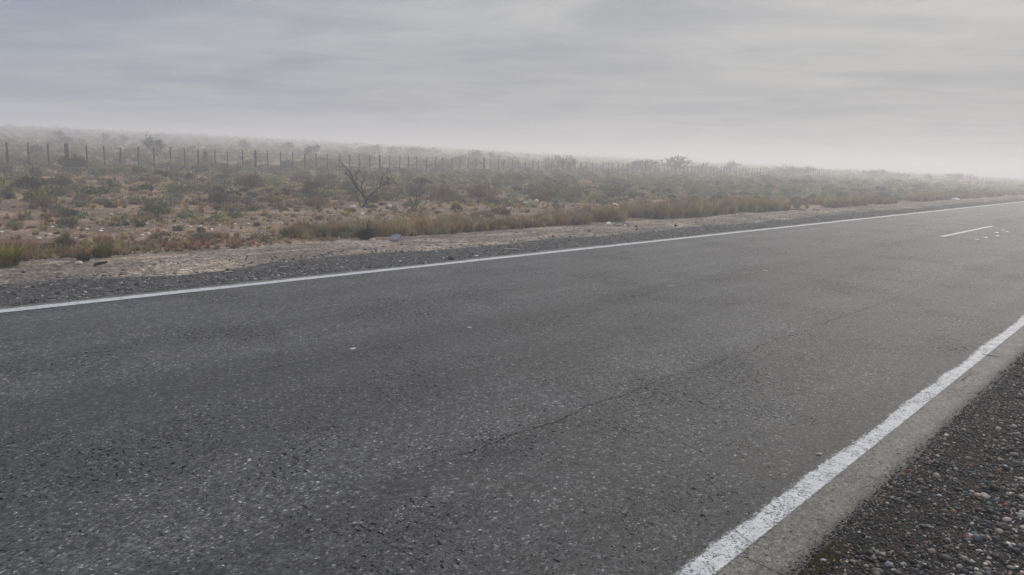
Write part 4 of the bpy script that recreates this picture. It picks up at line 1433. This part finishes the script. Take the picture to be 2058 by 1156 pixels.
# splashes of white paint on the far lane
M_splash2 = simple('bright_paint_splash', (.58, .58, .57), .6)
M_splash = simple('paint_splash', (.46, .46, .45), .7, 0, 60, .35)
for px, py, w in ((1963, 481, 9), (1981, 477, 12), (2003, 467.5, 11), (2004, 474, 11), (2016, 462.5, 10), (2024, 466, 12), (708, 700, 22), (1538, 543.5, 15), (943, 657.5, 14)):
    d = ray(px, py); t = (.004 - CAM_H) / d.z; p = cam_pos + d * t
    k = (p - cam_pos).dot(fwd) / F_PX; r2_ = np.random.default_rng(int(px))
    out = []
    for j in range(14):
        a = j / 14 * 6.283; q = w / 2 * k * r2_.uniform(.45, 1.0) * (1 if px > 1900 else .8)
        out.append((q * math.cos(a), q * (2.8 if px > 1900 else .7) * math.sin(a)))
    V = np.array([(a, b, 0) for a, b in out])
    V = np.concatenate([V, V + np.array((0, 0, -.0035))]); m_ = 14; ii = np.arange(m_)
    sd = np.stack([ii, ii + m_, (ii + 1) % m_ + m_, (ii + 1) % m_], 1)
    me = mesh_from('paint_splash', V, [ii[None], sd], M_splash2 if px > 1900 else M_splash)
    o = obj('paint_splash', me, loc=(p.x, p.y, .004)); o.rotation_euler.z = math.atan2(p.y, p.x) - R(90)
    tag(o, kind='structure', label='white paint mark on the asphalt')

# ------------------------------------------------------------------ sky, sun, air
SUN_AZ, SUN_EL = R(4), R(36)
sd = Vector((math.cos(SUN_AZ) * math.cos(SUN_EL), math.sin(SUN_AZ) * math.cos(SUN_EL), math.sin(SUN_EL)))
sun = bpy.data.lights.new('sun', 'SUN'); sun.energy = 1.95; sun.angle = R(18); sun.color = (1, .93, .83)
so = bpy.data.objects.new('sun', sun); so.rotation_euler = sd.to_track_quat('Z', 'Y').to_euler(); so.location = (0, 0, 30); col.objects.link(so)

w = bpy.data.worlds.new('World'); scene.world = w; w.use_nodes = True
w.node_tree.nodes.clear(); N = Nt(w.node_tree)
out = N.node('ShaderNodeOutputWorld'); bg = N.node('ShaderNodeBackground'); N.l.new(bg.outputs[0], out.inputs[0])
bg.inputs['Strength'].default_value = .1
sky = N.node('ShaderNodeTexSky', sky_type='NISHITA'); sky.sun_disc = False
sky.sun_elevation = SUN_EL; sky.sun_rotation = R(90) - SUN_AZ; sky.dust_density = 4; sky.air_density = 1.2
dirv = N.node('ShaderNodeTexCoord').outputs['Generated']
s3 = N.node('ShaderNodeSeparateXYZ'); N.set(s3.inputs[0], dirv)
zc = N.m('MAXIMUM', s3.outputs[2], 0.0)
zi = N.m('ADD', zc, .045)
cv = N.node('ShaderNodeCombineXYZ'); N.set(cv.inputs[0], N.m('DIVIDE', s3.outputs[0], zi)); N.set(cv.inputs[1], N.m('DIVIDE', s3.outputs[1], zi))
cv = N.mapv(cv.outputs[0], loc=(1.7, .6, 0), rot=(0, 0, R(-38)), sc=(.36, .29, 1))
n1 = N.noise(cv, 1.0, 7, .56, .6)
n2 = N.noise(N.mapv(cv, loc=(4, 9, 0), sc=(2.2, 1.4, 1)), 1.6, 5, .6, .4)
n3 = N.noise(N.mapv(cv, loc=(1, 3, 0), rot=(0, 0, R(14)), sc=(2.8, 1.7, 1)), 1.6, 7, .64, .8)
cl = N.m('ADD', N.m('ADD', N.m('MULTIPLY', n1, .46), N.m('MULTIPLY', n2, .24)), N.m('MULTIPLY', n3, .30))
cl = N.step(cl, .39, .63)
dt = N.node('ShaderNodeVectorMath', operation='DOT_PRODUCT'); N.set(dt.inputs[0], dirv); dt.inputs[1].default_value = sd
sf = N.m('POWER', N.m('MAXIMUM', dt.outputs['Value'], 0.0), 5)
sf1 = N.m('MULTIPLY_ADD', dt.outputs['Value'], .5, .5)
cool = N.mix(cl, (2.2, 2.7, 3.9), (3.7, 4.1, 4.95))
warm = N.mix(cl, (2.95, 3.05, 3.3), (4.5, 4.45, 4.35))
ccol = N.mix(N.step(sf1, .45, .98), cool, warm)
ccol = N.scale(ccol, N.m('ADD', 1.0, N.m('MULTIPLY', sf, .10)))
ccol = N.scale(ccol, N.step(zc, .2, .8, 1.0, 2.6))
ccol = N.scale(ccol, N.step(zc, .02, .2, .93, 1.12))
bw = N.node('ShaderNodeRGBToBW'); N.set(bw.inputs[0], sky.outputs[0])
N.set(bg.inputs['Color'], N.mix(.975, sky.outputs[0], ccol))

mh = bpy.data.materials.new('fog_air'); mh.use_nodes = True; mh.node_tree.nodes.clear(); N = Nt(mh.node_tree)
out = N.node('ShaderNodeOutputMaterial'); pv = N.node('ShaderNodeVolumePrincipled')
N.l.new(pv.outputs[0], out.inputs['Volume'])
pv.inputs['Color'].default_value = (.97, .965, .96, 1); pv.inputs['Density'].default_value = .0076; pv.inputs['Anisotropy'].default_value = .34
bm = bmesh.new(); bmesh.ops.create_cube(bm, size=1); me = bpy.data.meshes.new('haze'); bm.to_mesh(me); bm.free(); me.materials.append(mh)
hz = obj('haze', me)
zlo, zhi = float(GZ.min()) - 1.0, float(GZ.max()) + 2.4
hz.scale = (gx.max() - gx.min() + 40, gy.max() - gy.min() + 40, zhi - zlo)
hz.location = ((gx.max() + gx.min()) / 2, (gy.max() + gy.min()) / 2, (zhi + zlo) / 2)
tag(hz, kind='stuff', label='ground fog filling the air over the road and field', cat='fog')

# ------------------------------------------------------------------ render
cy = scene.cycles
cy.max_bounces = 7; cy.diffuse_bounces = 3; cy.glossy_bounces = 2; cy.transparent_max_bounces = 12; cy.volume_bounces = 3
cy.use_adaptive_sampling = False
cy.use_denoising = True; cy.denoising_prefilter = 'NONE'
cy.sample_clamp_indirect = 4
scene.view_settings.view_transform = 'Standard'; scene.view_settings.look = 'None'
scene.view_settings.exposure = 0; scene.view_settings.gamma = 1; scene.view_settings.use_curve_mapping = False
